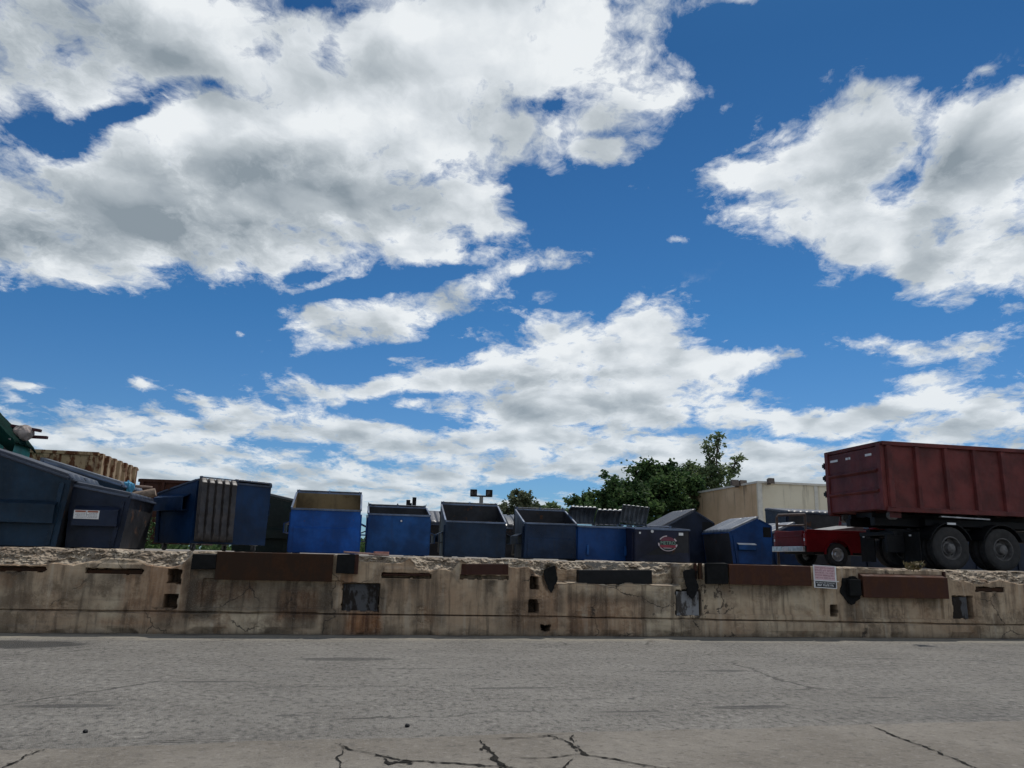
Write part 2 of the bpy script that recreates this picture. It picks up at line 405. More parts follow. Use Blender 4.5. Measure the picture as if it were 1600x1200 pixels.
M['lidbrown'] = plain('dusty_lid_plastic', (.044, .038, .037), .5, 0, .4, 5, .15, .4)
M['lidnavy'] = plain('navy_lid_plastic', (.020, .026, .042), .45, 0, .35, 4, .1, .5)
M['black'] = plain('black_steel', (.007, .007, .008), .6, 0, .4, 6, .2, .25)
M['rubber'] = plain('tyre_rubber', (.034, .032, .031), .8, 0, .3, 9, .3, .3)
M['oldrubber'] = plain('torn_black_rubber', (.010, .010, .010), .9, 0, .4, 9, .5, .2)
M['steel'] = plain('worn_steel', (.35, .35, .36), .4, .6, .35, 7, .15)
M['white'] = plain('white_paint', (.70, .70, .69), .5, 0, .1, 6, .05)
M['hub'] = plain('dusty_wheel_paint', (.12, .113, .108), .6, .1, .4, 9, .2)
M['maroon'] = paint('maroon_container_paint', (.125, .021, .018), .50, .25, .5, rustc=(.045, .022, .018), dents=.35, fade=1.25, spec=.3)
M['redcar'] = paint('red_car_paint', (.165, .006, .010), .42, -.2, .15, dents=.05, fade=1.0, spec=.12)
M['glass'] = plain('dark_window_glass', (.015, .018, .02), .08, 0, .2, 2, 0.0, .6)
M['chrome'] = plain('dull_chrome', (.55, .55, .56), .3, .8, .25, 8, .1)
M['tanrust'] = rusty('tan_rusted_container_paint', (.40, .285, .17), (.17, .068, .034), .50)
M['brownrust'] = rusty('brown_rust', (.055, .024, .018), (.07, .03, .02), .5)
M['platerust'] = rusty('dark_rusted_plate', (.036, .019, .011), (.070, .034, .019), .55)
M['platered'] = rusty('red_brown_rusted_plate', (.062, .026, .018), (.105, .046, .028), .5)
# ------------------------------------------------------------------ road, apron, yard
def wpos(n):
    g = n.n.new('ShaderNodeNewGeometry'); return g.outputs['Position']
def yard_axes(n):
    """world position as (along the dock, across, up)"""
    p = n.v('SUBTRACT', wpos(n), tuple(W0))
    return n.v('DOT_PRODUCT', p, tuple(U)), n.v('DOT_PRODUCT', p, tuple(T)), p

m, n, b = newmat('asphalt'); s_, t_, p_ = yard_axes(n)
st3 = n.xyz(s_, t_, 0.0)
big = n.noise(st3, .35, 5, .6); mid = n.noise(n.xyz(n.m('MULTIPLY', s_, .8), n.m('MULTIPLY', t_, 1.2), 3.0), 1.0, 6, .65)
streak = n.noise(n.xyz(n.m('MULTIPLY', s_, .5), n.m('MULTIPLY', t_, 6.5), 7.0), 1.0, 5, .62)
grit = n.noise(p_, 46, 3, .7); grit2 = n.noise(p_, 140, 2, .6); stone = n.voro(p_, 85, 'F1')
c = n.mix(n.sm(mid, .3, .7), (.142, .131, .114), (.200, .187, .164))
c = n.mix(n.m('MULTIPLY', n.sm(big, .5, .68), .5), c, (.122, .117, .108))
c = n.mix(n.m('MULTIPLY', n.sm(streak, .56, .72), .5), c, (.075, .072, .067))
c = n.mix(n.m('MULTIPLY', n.sm(n.noise(n.xyz(n.m('MULTIPLY', s_, 2.2), n.m('MULTIPLY', t_, 5.), 1.), 1.0, 5, .7), .66, .72), .7), c, (.04, .038, .036))
gm = n.m('MULTIPLY', n.sm(grit, .45, .75), n.sm(big, .30, .62, 1.0, .35))
c = n.mix(n.m('MULTIPLY', gm, .8), c, (.34, .33, .305))
c = n.mix(n.m('MULTIPLY', n.sm(grit2, .52, .66), .6), c, (.05, .048, .046))
sp1 = n.noise(n.xyz(n.m('MULTIPLY', s_, 14), n.m('MULTIPLY', t_, 10), 5.), 1.0, 4, .75); sp2 = n.noise(n.xyz(n.m('MULTIPLY', s_, 6), n.m('MULTIPLY', t_, 5), 9.), 1.0, 6, .72)
wear = n.sm(n.noise(st3, .55, 4, .6), .38, .62)
c = n.mix(n.m('MULTIPLY', n.sm(sp1, .52, .68), n.m('MULTIPLY_ADD', wear, .5, .28)), c, (.29, .275, .245))
c = n.mix(n.m('MULTIPLY', n.sm(sp1, .49, .36), .75), c, (.052, .050, .046))
c = n.mix(n.m('MULTIPLY', n.sm(sp2, .57, .68), .65), c, (.048, .046, .043))
vc = n.voro(n.v('ADD', st3, n.v('SCALE', n.noise(st3, 1.3, 5, .65, out='Color'), scale=.5)), .22, 'DISTANCE_TO_EDGE')
c = n.mix(n.m('MULTIPLY', n.sm(vc, .002, .007, 1.0, 0.0), n.m('MULTIPLY', n.sm(n.noise(st3, .5, 2),   .50, .58), .7)), c, (.035, .033, .03))
# pale grit washed up along the wall, darker strip right at its foot
edge_ = n.m('ADD', t_, n.m('MULTIPLY', n.m('SUBTRACT', n.noise(n.xyz(n.m('MULTIPLY', s_, .8), n.m('MULTIPLY', t_, 3), 2.), 1.0, 5, .65), .5), 1.7))
c = n.mix(n.m('MULTIPLY', n.sm(n.m('ADD', edge_, n.m('MULTIPLY', n.m('SUBTRACT', sp2, .5), 1.6)), -1.3, -.2), .75), c, (.27, .245, .195))
c = n.mix(n.m('MULTIPLY', n.sm(n.m('ADD', edge_, n.m('MULTIPLY', grit, .5)), .0, .25), .8), c, (.07, .062, .052))
# dark, smoother patch beside the wall, and oil spots
def spot(n, sx_, tx_, rs, rt, sharp=.35):
    a = n.m('DIVIDE', n.m('SUBTRACT', s_, sx_), rs); q = n.m('DIVIDE', n.m('SUBTRACT', t_, tx_), rt)
    d = n.m('ADD', n.m('SQRT', n.m('ADD', n.m('MULTIPLY', a, a), n.m('MULTIPLY', q, q))), n.m('MULTIPLY', n.m('SUBTRACT', n.noise(st3, 2.4, 4, .6), .5), .7))
    return n.sm(d, 1.0 - sharp, 1.0, 1.0, 0.0)
ps = on_plane(20, 1007); v_ = Vector((*ps, 0)) - W0
dark_patch = spot(n, v_.dot(U) - .4, v_.dot(T), 1.7, .62, .3)
c = n.mix(n.m('MULTIPLY', dark_patch, .85), c, (.035, .034, .031))
for (px_, py_, rs_, rt_) in ((100, 1103, .55, .10), (1175, 1105, .5, .10), (540, 1030, .8, .2), (1130, 1048, .4, .12), (1050, 1049, .35, .05), (1180, 1103, .3, .04), (1380, 1090, .25, .04), (330, 1065, .5, .06), (800, 1075, .6, .07), (640, 1045, .5, .05), (980, 1112, .4, .04), (450, 1118, .12, .05)):
    ps = on_plane(px_, py_); v_ = Vector((*ps, 0)) - W0
    c = n.mix(n.m('MULTIPLY', spot(n, v_.dot(U), v_.dot(T), rs_, rt_), .6), c, (.04, .039, .037))
setc(b, n, c, n.m('MULTIPLY_ADD', dark_patch, -.3, .88), 0, .25)
h_ = n.m('ADD', n.m('MULTIPLY', grit, .6), n.m('MULTIPLY', stone, .8)); h_ = n.m('ADD', h_, n.m('MULTIPLY', mid, 1.5))
bump(n, b, h_, .55, .012)
M['asphalt'] = m

m, n, b = newmat('apron_concrete'); s_, t_, p_ = yard_axes(n)
big = n.noise(p_, .9, 5, .6); grit = n.noise(p_, 55, 4, .7); mid = n.noise(p_, 6, 6, .65)
c = n.mix(n.sm(big, .3, .7), (.160, .142, .117), (.225, .204, .172))
c = n.mix(n.m('MULTIPLY', n.sm(mid, .5, .72), .5), c, (.09, .082, .074))
c = n.mix(n.m('MULTIPLY', n.sm(grit, .5, .75), .5), c, (.27, .25, .225))
c = n.mix(n.m('MULTIPLY', n.sm(n.noise(p_, 120, 2, .6), .55, .66), .4), c, (.06, .056, .05))
c = n.mix(n.m('MULTIPLY', n.sm(n.noise(p_, 15, 5, .75), .52, .68), .5), c, (.30, .275, .24)); c = n.mix(n.m('MULTIPLY', n.sm(n.noise(p_, 11, 5, .75), .47, .34), .5), c, (.06, .053, .046))
setc(b, n, c, .9, 0, .2); bump(n, b, n.m('ADD', grit, n.m('MULTIPLY', mid, 1.4)), .5, .012)
M['apron'] = m
m, n, b = newmat('yard_concrete'); s_, t_, p_ = yard_axes(n)
c = n.mix(n.noise(p_, 1.2, 6, .65), (.16, .145, .125), (.30, .275, .24)); setc(b, n, c, .9, 0, .2); bump(n, b, n.noise(p_, 18, 4, .6), .3, .02)
M['yard'] = m
M['crack'] = plain('crack_dirt', (.022, .020, .017), .95, 0, .4, 20, .3, .1)
M['soil'] = plain('far_ground', (.10, .10, .075), .95, 0, .3, .05, .1, .1)

# apron edge, parallel to the dock (distance measured in the photo)
ts = []
for q in ((150, 1163), (700, 1157), (1000, 1146), (1450, 1128)):
    x_, y_ = on_plane(*q); v_ = Vector((x_, y_, 0)) - W0; ts.append((v_.dot(U), v_.dot(T)))
pf = np.polyfit([q[0] for q in ts], [q[1] for q in ts], 1)
def apron_t(s): return float(np.polyval(pf, s))

mb = MB(); mb.poly([(-2500, -2500, -.03), (2500, -2500, -.03), (2500, 2500, -.03), (-2500, 2500, -.03)])
tag(mb.build('ground', M['soil'], fix=False), kind='structure')
mb = MB()
S0, S1 = -60, 60
mb.poly([yard(S0, -40), yard(S1, -40), yard(S1, .3), yard(S0, .3)])
tag(mb.build('road', M['asphalt'], fix=False), kind='structure')
mb = MB()                                    # worn concrete apron: a thin sheet with an uneven edge
ss = np.linspace(-16, 16, 400)
te = np.array([apron_t(s) for s in ss]) + (fbm(ss * 1.3, ss * 0, 3) - .5) * .16 + (fbm(ss * 7, ss * 0, 9) - .5) * .05
for i in range(len(ss) - 1):
    mb.poly([yard(ss[i], -12, .006), yard(ss[i + 1], -12, .006), yard(ss[i + 1], te[i + 1], .004), yard(ss[i], te[i], .004)])
tag(mb.build('pavement', M['apron'], fix=True), kind='structure')

def crack(mb, pts, w, z=.010, seed=0):
    P = [Vector((*on_plane(*q), z)) for q in pts]; out = []
    r_ = random.Random(seed)
    for a, c_ in zip(P, P[1:]):
        k = max(2, int((c_ - a).length / .035))
        for i in range(k): out.append(a.lerp(c_, i / k))
    out.append(P[-1]); N_ = len(out)
    L_ = []; R_ = []; drift = 0
    for i, p in enumerate(out):
        d = (out[min(i + 1, N_ - 1)] - out[max(i - 1, 0)]).normalized(); s = Vector((-d.y, d.x, 0))
        drift = drift * .8 + r_.uniform(-.014, .014)
        ww = w * r_.choice((.35, .5, .7, .9, 1.1, 1.5, 2.1)) * min(1, .25 + 3 * min(i, N_ - 1 - i) / N_)
        L_.append(p + s * (drift + ww / 2)); R_.append(p + s * (drift - ww / 2))
    for i in range(N_ - 1):
        mb.poly([R_[i], R_[i + 1], L_[i + 1], L_[i]])
        if r_.random() < .42:                              # crumbled bits broken off the lips
            e = (L_[i] if r_.random() < .5 else R_[i]); s = (e - out[i]); s = s.normalized() if s.length > 1e-5 else Vector((1, 0, 0)); d = Vector((-s.y, s.x, 0)); q_ = w * r_.uniform(.4, 1.5)
            c_ = e + s * q_ * r_.uniform(.1, .9) + Vector((0, 0, .001)); mb.poly([c_ - d * q_ * .7, c_ - s * q_ * .4, c_ + d * q_ * r_.uniform(.4, .9), c_ + s * q_ * .4])
mb = MB()
crack(mb, [(525, 1163), (547, 1172), (590, 1182), (625, 1190), (700, 1196), (790, 1200), (840, 1212)], .020, seed=1)
crack(mb, [(540, 1170), (528, 1185), (526, 1215)], .010, seed=2)
crack(mb, [(752, 1158), (768, 1176), (785, 1196), (800, 1215)], .030, seed=3)
crack(mb, [(600, 1186), (612, 1195), (650, 1190)], .035, seed=4)
crack(mb, [(855, 1150), (885, 1160), (905, 1172), (918, 1180), (960, 1188), (1010, 1197), (1060, 1206)], .022, seed=5)
crack(mb, [(895, 1150), (896, 1163)], .014, seed=6)
crack(mb, [(800, 1186), (850, 1184), (916, 1181)], .014, seed=7)
crack(mb, [(897, 1188), (893, 1198), (880, 1206)], .012, seed=8)
crack(mb, [(1352, 1132), (1400, 1152), (1450, 1172), (1530, 1202), (1570, 1220)], .018, seed=9)
crack(mb, [(70, 1172), (40, 1184), (10, 1198), (-15, 1212)], .014, seed=10)
crack(mb, [(200, 1162), (300, 1159), (350, 1158), (390, 1154)], .010, z=.012, seed=11)
crack(mb, [(760, 1157), (820, 1154), (880, 1149)], .012, z=.012, seed=12)
tag(mb.build('pavement_cracks', M['crack'], fix=True), kind='structure')
mb = MB()
mb.box(-60, 60, .55, 160, .2, DOCK - .02)
yo = mb.build('yard_ground', M['yard']); yo.location = W0; yo.rotation_euler = (0, 0, YAW); tag(yo, kind='structure')

def lump(name, label, px, py, r, mat, seed, cat='stone'):
    mb = MB(); x, y = on_plane(px, py); rr_ = random.Random(seed)
    bm = bmesh.new(); bmesh.ops.create_icosphere(bm, subdivisions=2, radius=r)
    for v in bm.verts:
        v.co *= rr_.uniform(.75, 1.15); v.co.z *= .7
    me = bpy.data.meshes.new(name); bm.to_mesh(me); bm.free(); me.materials.append(mat)
    o = bpy.data.objects.new(name, me); col.objects.link(o); o.location = (x, y, r * .5)
    return tag(o, label, cat)
lump('stone', 'small dark stone lying on the road right of centre bottom, nearer the cracked pavement corner', 636, 1136, .022, M['black'], 1)
lump('stone', 'small dark stone lying on the road at lower left, left of the pavement cracks', 133, 1145, .020, M['black'], 2)
# ------------------------------------------------------------------ loading dock wall
def rect(x0, y0, x1, y1):
    s0, z1 = on_wall(x0, (y0)); s1, z0 = on_wall(x1, y1)
    return s0, s1, z0, z1
SLOTS = [rect(-40, 884, 72, 893), rect(135, 888, 222, 897), rect(597, 895, 672, 904), rect(720, 898, 795, 906), rect(1524, 917, 1570, 925)]
HOLESQ = [rect(264, 889, 282, 912), rect(257, 929, 275, 950), rect(828, 901, 841, 920), rect(827, 937, 841, 958), rect(1297, 945, 1309, 963), rect(845, 977, 858, 986)]
RECESS = [rect(536, 911, 591, 956), rect(1056, 922, 1096, 962), rect(1487, 931, 1522, 967)]
PITS = [rect(318, 906, 534, 952), rect(1100, 905, 1290, 962), rect(1340, 930, 1476, 968)]
sE0, _, zE, _ = rect(872, 870, 1062, 915); sE1 = rect(872, 870, 1062, 915)[1]
ss = np.concatenate([np.arange(-40, -9.5, .12), np.arange(-9.5, 12.5, .017), np.arange(12.5, 40, .12)])
zz = np.concatenate([np.linspace(-.05, DOCK - .30, 66)[:-1], np.linspace(DOCK - .30, DOCK, 36)])
S, Z = np.meshgrid(ss, zz)
off = (fbm(S * 1.1, Z * 1.1, 5) - .5) * .03 + (fbm(S * 9, Z * 9, 11, 3) - .5) * .010
groove_z = np.interp(S, [-8, 0, 10.5], [.350, .335, .262]) + (fbm(S * 2, S * 0, 8, 2) - .5) * .012
foot = np.clip((groove_z - Z) / .012, 0, 1); off += foot * .035
off -= np.clip(1 - np.abs(Z - groove_z) / .016, 0, 1) ** .5 * .06
for k, sj in enumerate(np.array([on_wall(q, 930)[0] for q in (35, 95, 232, 294, 530, 594, 660, 750, 818, 870, 1065, 1098, 1285, 1335, 1375, 1480, 1523)])):   # form joints
    off -= np.clip(1 - np.abs(S - sj - (fbm(Z * 4, Z * 0, k) - .5) * .04) / .012, 0, 1) * .012
for (a, c_, z0, z1) in PITS:
    inside = ((S > a) & (S < c_) & (Z > z0) & (Z < z1 + .02)).astype(float); off -= inside * .05
for (a, c_, z0, z1) in SLOTS[:3]:
    w_ = np.clip((S - a) / .04, 0, 1) * np.clip((c_ - S) / .04, 0, 1) * np.clip((Z - z1) / .015, 0, 1) * np.clip((z1 + .13 - Z) / .05, 0, 1); off += w_ * .045
wob = (fbm(S * 12, Z * 12, 21, 3) - .5) * .035
def hole(a, c_, z0, z1, depth):
    global off
    d = np.minimum(np.minimum(S - a, c_ - S), np.minimum(Z - z0, z1 - Z)) + wob * 1.1
    off = np.where(d > 0, -depth + wob, off)
for r_ in SLOTS: hole(*r_, .16)
for r_ in HOLESQ: hole(*r_, .34)
for r_ in RECESS: hole(*r_, .16)
# broken top edge
def lump_at(px0, px1, a):
    s0 = on_wall(px0, 880)[0]; s1 = on_wall(px1, 880)[0]
    return a * np.clip((S - s0) / .15, 0, 1) * np.clip((s1 - S) / .15, 0, 1)
gain = lump_at(-400, 300, .24) + lump_at(150, 230, -.10) + lump_at(545, 640, .09) + lump_at(640, 720, .26) + lump_at(720, 860, .12) + lump_at(826, 872, .22) + lump_at(870, 1064, .18) + lump_at(1475, 2400, .20) + .04
cn = fbm(S * 1.7, Z * 1.2, 31, 4)
cdep = gain * (.35 + 1.1 * cn)
inn = np.clip((Z - (DOCK - cdep)) / (cdep + .02), 0, 1)
rough = (fbm(S * 7, Z * 13, 41, 4, .62) - .5)
fine = (fbm(S * 24, Z * 34, 43, 3, .6) - .5)
crust = np.clip((inn * 8), 0, 1) * np.clip(gain / .1, 0, 1)
rough = rough + (fbm(S * 2.4, Z * 6, 45, 3) - .5) * .7
off -= inn * np.minimum(cdep * 1.15, .30) + crust * (.02 - rough * .19 - fine * .10)
# missing coping: the top steps back behind a ledge
zl = zE + (fbm(S * 3, S * 0, 51) - .5) * .10
stepb = ((S > sE0) & (S < sE1) & (Z > zl)).astype(float)
off = np.where(stepb > 0, off - .34 + rough * .05, off)
notch = rect(846, 876, 874, 928)                      # hole torn round the loose rubber
dn = 1 - np.sqrt(((S - (notch[0] + notch[1]) / 2) / ((notch[1] - notch[0]) / 2)) ** 2 + ((Z - (notch[2] + notch[3]) / 2) / ((notch[3] - notch[2]) / 2)) ** 2) + wob * 5
off = np.where(dn > 0, off - np.clip(dn * 2, 0, 1) * .14 + rough * .06, off)
n2 = rect(1062, 880, 1100, 935)
dn2 = 1 - np.sqrt(((S - (n2[0] + n2[1]) / 2) / ((n2[1] - n2[0]) / 2)) ** 2 + ((Z - (n2[2] + n2[3]) / 2) / ((n2[3] - n2[2]) / 2)) ** 2) + wob * 5
off = np.where(dn2 > 0, off - .08 + rough * .12, off)
chips = fbm(S * 2.6, Z * 2.6, 61, 4)
off -= np.clip((chips - .64) * 12, 0, 1) * .03 * (.5 + fine)
base_chip = np.clip((.12 - Z) / .1, 0, 1) * np.clip((fbm(S * 2, Z * 3, 63, 4) - .5) * 8, 0, 1); off -= base_chip * .05
ztop = DOCK + (fbm(ss * 2.2, ss * 0, 71, 5, .6) - .55) * .07
Zw = Z + np.clip((Z - (DOCK - .3)) / .3, 0, 1) * (ztop[None, :] - DOCK)
# top strip running back under the yard
back_t = np.array([.06, .16, .32, .6, 1.0])
rows_t = [-off]; rows_z = [Zw]
last = -off[-1]
for k, bt in enumerate(back_t):
    rows_t.append((last + bt)[None, :]); rows_z.append((ztop + (fbm(ss * 3, ss * 0 + k, 81, 4) - .5) * .02 + .004 * (k + 1) * 0 - (.03 if k == len(back_t) - 1 else 0))[None, :])
TT = np.concatenate(rows_t); ZZ = np.concatenate(rows_z); SS = np.broadcast_to(ss, TT.shape)
nr, nc = TT.shape
co = np.empty((nr, nc, 3)); co[..., 0] = SS; co[..., 1] = TT; co[..., 2] = ZZ
idx = np.arange(nr * nc).reshape(nr, nc)
faces = np.stack([idx[:-1, :-1], idx[:-1, 1:], idx[1:, 1:], idx[1:, :-1]], -1).reshape(-1, 4)
# where water has run: streaks under slots, holes and steel (mineral and rust staining), then painted groove and recess shade
dark = np.zeros_like(S); rustm = np.zeros_like(S)
for (a, c_, z0, z1) in SLOTS + HOLESQ[:5] + RECESS:
    w = np.clip((S - a) / .05, 0, 1) * np.clip((c_ - S) / .05, 0, 1)
    below = np.clip((z0 - Z) / .02, 0, 1) * np.exp(-np.clip(z0 - Z, 0, 9) / .30)
    dark = np.maximum(dark, w * below * np.clip((vnoise(S * 7, S * 0, 91) - .25) * 2.2, 0, 1))
def patch(x0, y0, x1, y1, arr, a, f=.12):
    s0, s1, z0, z1 = rect(x0, y0, x1, y1)
    q = np.clip((S - s0) / f, 0, 1) * np.clip((s1 - S) / f, 0, 1) * np.clip((Z - z0) / f, 0, 1) * np.clip((z1 - Z) / f, 0, 1)
    return np.maximum(arr, a * q)
for p_ in ((225, 870, 300, 975, .55), (300, 900, 345, 950, .8), (330, 905, 400, 945, .65), (430, 915, 500, 975, .85), (535, 950, 600, 1000, 1.0), (720, 876, 800, 902, .75), (790, 876, 880, 990, .45), (150, 960, 245, 985, .6), (880, 925, 1010, 1000, .5), (190, 890, 240, 965, .45), (525, 890, 560, 920, .7), (600, 896, 680, 905, .6)): rustm = patch(*p_[:4], rustm, p_[4])
for p_ in ((285, 870, 345, 975, .9), (335, 900, 530, 965, .75), (770, 930, 860, 1000, .5), (640, 900, 700, 990, .35), (95, 890, 150, 970, .4), (440, 930, 500, 990, .8), (500, 940, 540, 1000, .7), (590, 905, 606, 965, .8), (1052, 915, 1064, 1000, .8), (1092, 900, 1104, 1000, .9), (860, 915, 885, 965, .7), (880, 920, 1060, 950, .55), (240, 930, 300, 990, .5), (1100, 905, 1260, 940, .45), (1310, 895, 1345, 985, .7), (1340, 930, 1475, 945, .6), (1060, 962, 1100, 1000, .6), (170, 945, 240, 960, .6), (-20, 880, 40, 960, .25)): dark = patch(*p_[:4], dark, p_[4])
basew = np.exp(-np.clip(Z, 0, 9) / .07); dark = np.maximum(dark, basew * .85)  # darker towards the foot of the wall
dark = np.maximum(dark, np.clip(1 - np.abs(Z - groove_z - .003) / .016, 0, 1) * (.35 + .6 * vnoise(S * 1.5, S * 0, 95)))  # shade line of the groove painted in
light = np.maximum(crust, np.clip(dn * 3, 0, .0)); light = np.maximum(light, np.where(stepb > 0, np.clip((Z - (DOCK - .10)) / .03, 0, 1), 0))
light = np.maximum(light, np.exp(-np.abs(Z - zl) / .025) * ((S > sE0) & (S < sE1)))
deep = np.clip((-off - .13) / .1, 0, 1) * (1 - light) * (1 - stepb)  # recess shade put into the colour, darker with depth
cols = np.zeros((nr, nc, 4)); cols[..., 3] = 1
k = S.shape[0]
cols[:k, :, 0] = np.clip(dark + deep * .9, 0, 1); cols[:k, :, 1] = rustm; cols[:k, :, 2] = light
cols[k:, :, 2] = 1.0
me = bpy.data.meshes.new('dock_face'); me.from_pydata(co.reshape(-1, 3), [], faces.tolist())
ca = me.color_attributes.new('wear', 'FLOAT_COLOR', 'POINT'); ca.data.foreach_set('color', cols.reshape(-1))  # first channel also carries painted groove and recess shade

m, n, b = newmat('old_dock_concrete')
at = n.n.new('ShaderNodeAttribute'); at.attribute_name = 'wear'; ad, ar, al = n.sep(at.outputs['Vector'])
tco = n.n.new('ShaderNodeTexCoord'); p = tco.outputs['Object']; ox, oy, oz = n.sep(p)
big = n.noise(p, .55, 5, .6); mid = n.noise(p, 4.5, 6, .65); grit = n.noise(p, 60, 4, .7)
drip = n.noise(n.xyz(n.m('MULTIPLY', ox, 7.0), oy, n.m('MULTIPLY', oz, .55)), 1.0, 6, .62)
board = n.noise(n.xyz(n.m('MULTIPLY', ox, .7), oy, n.m('MULTIPLY', oz, 14)), 1.0, 4, .6)
c = n.mix(n.sm(big, .32, .68), (.40, .272, .172), (.56, .452, .315))
c = n.mix(n.m('MULTIPLY', n.sm(mid, .45, .7), .5), c, (.19, .135, .09))
c = n.mix(n.m('MULTIPLY', n.sm(drip, .50, .66), .68), c, (.135, .100, .070))
c = n.mix(n.m('MULTIPLY', n.sm(n.noise(p, 1.15, 7, .7), .49, .62), .72), c, n.mix(n.sm(mid, .4, .6), (.095, .062, .038), (.18, .128, .086)))
c = n.mix(n.m('MULTIPLY', n.sm(drip, .47, .34), .45), c, (.50, .43, .335))
c = n.mix(n.m('MULTIPLY', n.sm(board, .56, .7), .3), c, (.20, .17, .14))
rk = n.m('MULTIPLY', ar, n.sm(n.m('ADD', n.m('MULTIPLY', mid, .5), n.m('MULTIPLY', drip, .5)), .30, .50))
c = n.mix(n.m('MULTIPLY', rk, .92), c, n.mix(n.sm(drip, .4, .62), (.30, .135, .058), (.10, .042, .022)))
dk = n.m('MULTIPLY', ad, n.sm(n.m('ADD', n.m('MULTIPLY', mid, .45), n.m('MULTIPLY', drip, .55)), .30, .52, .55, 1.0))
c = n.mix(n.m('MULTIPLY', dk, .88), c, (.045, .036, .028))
agg = n.voro(p, 26, 'F1'); aggc = n.voro(p, 26, 'F1', 'Color')
cr = n.mix(n.sm(mid, .36, .66), (.30, .235, .17), (.60, .51, .39))
cr = n.mix(n.m('MULTIPLY', n.sm(n.noise(n.xyz(n.m('MULTIPLY', ox, 1.6), oy, n.m('MULTIPLY', oz, 5)), 1.0, 5, .65), .50, .62), .7), cr, (.19, .145, .105))
cr = n.mix(n.m('MULTIPLY', n.sm(n.noise(p, 21, 4, .7), .48, .62), .55), cr, (.16, .125, .095))
cr = n.mix(n.m('MULTIPLY', n.sm(n.noise(p, 9, 5, .7), .58, .70), .65), cr, (.09, .07, .055))
lk = n.sm(n.m('ADD', al, n.m('MULTIPLY', n.m('SUBTRACT', mid, .5), .9)), .30, .62)
c = n.mix(lk, c, cr)
c = n.mix(n.m('MULTIPLY', n.sm(grit, .5, .72), .30), c, (.42, .37, .31))
crk = n.voro(n.v('ADD', p, n.v('SCALE', n.noise(p, 3, 4, .6, out='Color'), scale=.35)), .9, 'DISTANCE_TO_EDGE')
ck = n.m('MULTIPLY', n.sm(crk, .004, .010, 1.0, 0.0), n.sm(n.noise(p, .8, 2), .50, .56))
c = n.mix(n.m('MULTIPLY', ck, .8), c, (.04, .034, .03))
c = n.mix(n.m('MULTIPLY', n.sm(n.noise(p, 1.9, 6, .7), .56, .66), .5), c, n.mix(n.noise(p, .7, 2), (.30, .165, .09), (.16, .115, .075)))
setc(b, n, c, .92, 0, .2)
bump(n, b, n.m('ADD', n.m('ADD', n.m('MULTIPLY', grit, .25), mid), n.m('MULTIPLY', lk, n.m('MULTIPLY', n.noise(p, 16, 5, .7), 3.0))), .5, .03)
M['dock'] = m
dock = thing('loading_dock', 'long weathered concrete loading dock wall with rusted plates and broken crumbling top edge', 'loading dock', W0, YAW)
me.materials.append(M['dock'])
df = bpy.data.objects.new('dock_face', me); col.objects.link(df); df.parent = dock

def wbox(name, x0, y0, x1, y1, t0, t1, mat, bev=.006, label=None, rough=0, seed=0):
    """block in front of / inside the dock face, from t0 (behind) to t1 (in front)"""
    s0, s1, z0, z1 = rect(x0, y0, x1, y1); z0b = rect(x1, y0, x1, y1)[2]
    zt0 = on_wall(x0, y0)[1]; zt1 = on_wall(x1, y0)[1]; zb0 = on_wall(x0, y1)[1]; zb1 = on_wall(x1, y1)[1]
    mb = MB(); rr_ = random.Random(seed); j = lambda: rr_.uniform(-rough, rough)
    mb.hexa([(s0, -t1, zb0 + j()), (s1, -t1 + j(), zb1 + j()), (s1, -t0, zb1 + j()), (s0, -t0, zb0 + j()), (s0 + j(), -t1 + j(), zt0 + j()), (s1 + j(), -t1, zt1 + j()), (s1, -t0, zt1 + j()), (s0, -t0, zt0 + j())])
    o = mb.build(name, mat, dock, bevel=bev)
    if label: o['label'] = label
    return o
def flap(name, pts, t, mat, seed=0, thick=.03, label=None):
    """torn hanging rubber: an irregular outline with thickness"""
    rr_ = random.Random(seed); P = []
    for a, c_ in zip(pts, pts[1:] + pts[:1]):
        for k in range(4):
            f = k / 4; P.append((a[0] + (c_[0] - a[0]) * f + rr_.uniform(-1.2, 1.2) * (k > 0), a[1] + (c_[1] - a[1]) * f + rr_.uniform(-1.2, 1.2) * (k > 0)))
    mb = MB(); prof = [on_wall(*q) for q in P]
    mb.prism([(a, c_) for a, c_ in prof], -t - thick, -t, axis='y')
    o = mb.build(name, mat, dock)
    if label: o['label'] = label
    return o
# leveler plates
def plate(x0, y0, x1, y1, t1, mat, label, bevel_top=0):
    s0 = on_wall(x0, y0)[0]; s1 = on_wall(x1, y0)[0]; zt0 = on_wall(x0, y0)[1]; zt1 = on_wall(x1, y0)[1]; zb0 = on_wall(x0, y1)[1]; zb1 = on_wall(x1, y1)[1]
    zt = (zt0 + zt1) / 2; zb = (zb0 + zb1) / 2; zt = min(zt, DOCK + .012)
    mb = MB()
    if bevel_top: prof = [(-t1, zb), (-t1, zt - bevel_top), (-t1 + .03, zt - bevel_top + .012), (.30, zt - .004), (.9, zt), (.9, zt - .03), (.25, zt - .05), (-t1 + .04, zb)]
    else: prof = [(-t1, zb), (-t1, zt - .012), (-t1 + .012, zt), (.8, zt), (.8, zt - .03), (-t1 + .035, zt - .03), (-t1 + .035, zb)]
    mb.prism(prof, s0, s1)
    q = random.Random(int(x0))
    o = mb.build('dock_plate', mat, dock, bevel=.004); o['label'] = label
    return o
plate(341, 862, 522, 907, .10, M['platerust'], 'long dark rusted steel dock plate')
plate(1135, 879.5, 1262, 914, .10, M['platered'], 'red-brown rusted steel dock plate behind the pink sign')
plate(1340, 887, 1471, 934, .14, M['platered'], 'red-brown rusted steel dock plate with a sloping lip', bevel_top=.17)
for a, lab in ((rect(341, 862, 522, 907), 0),):
    pass
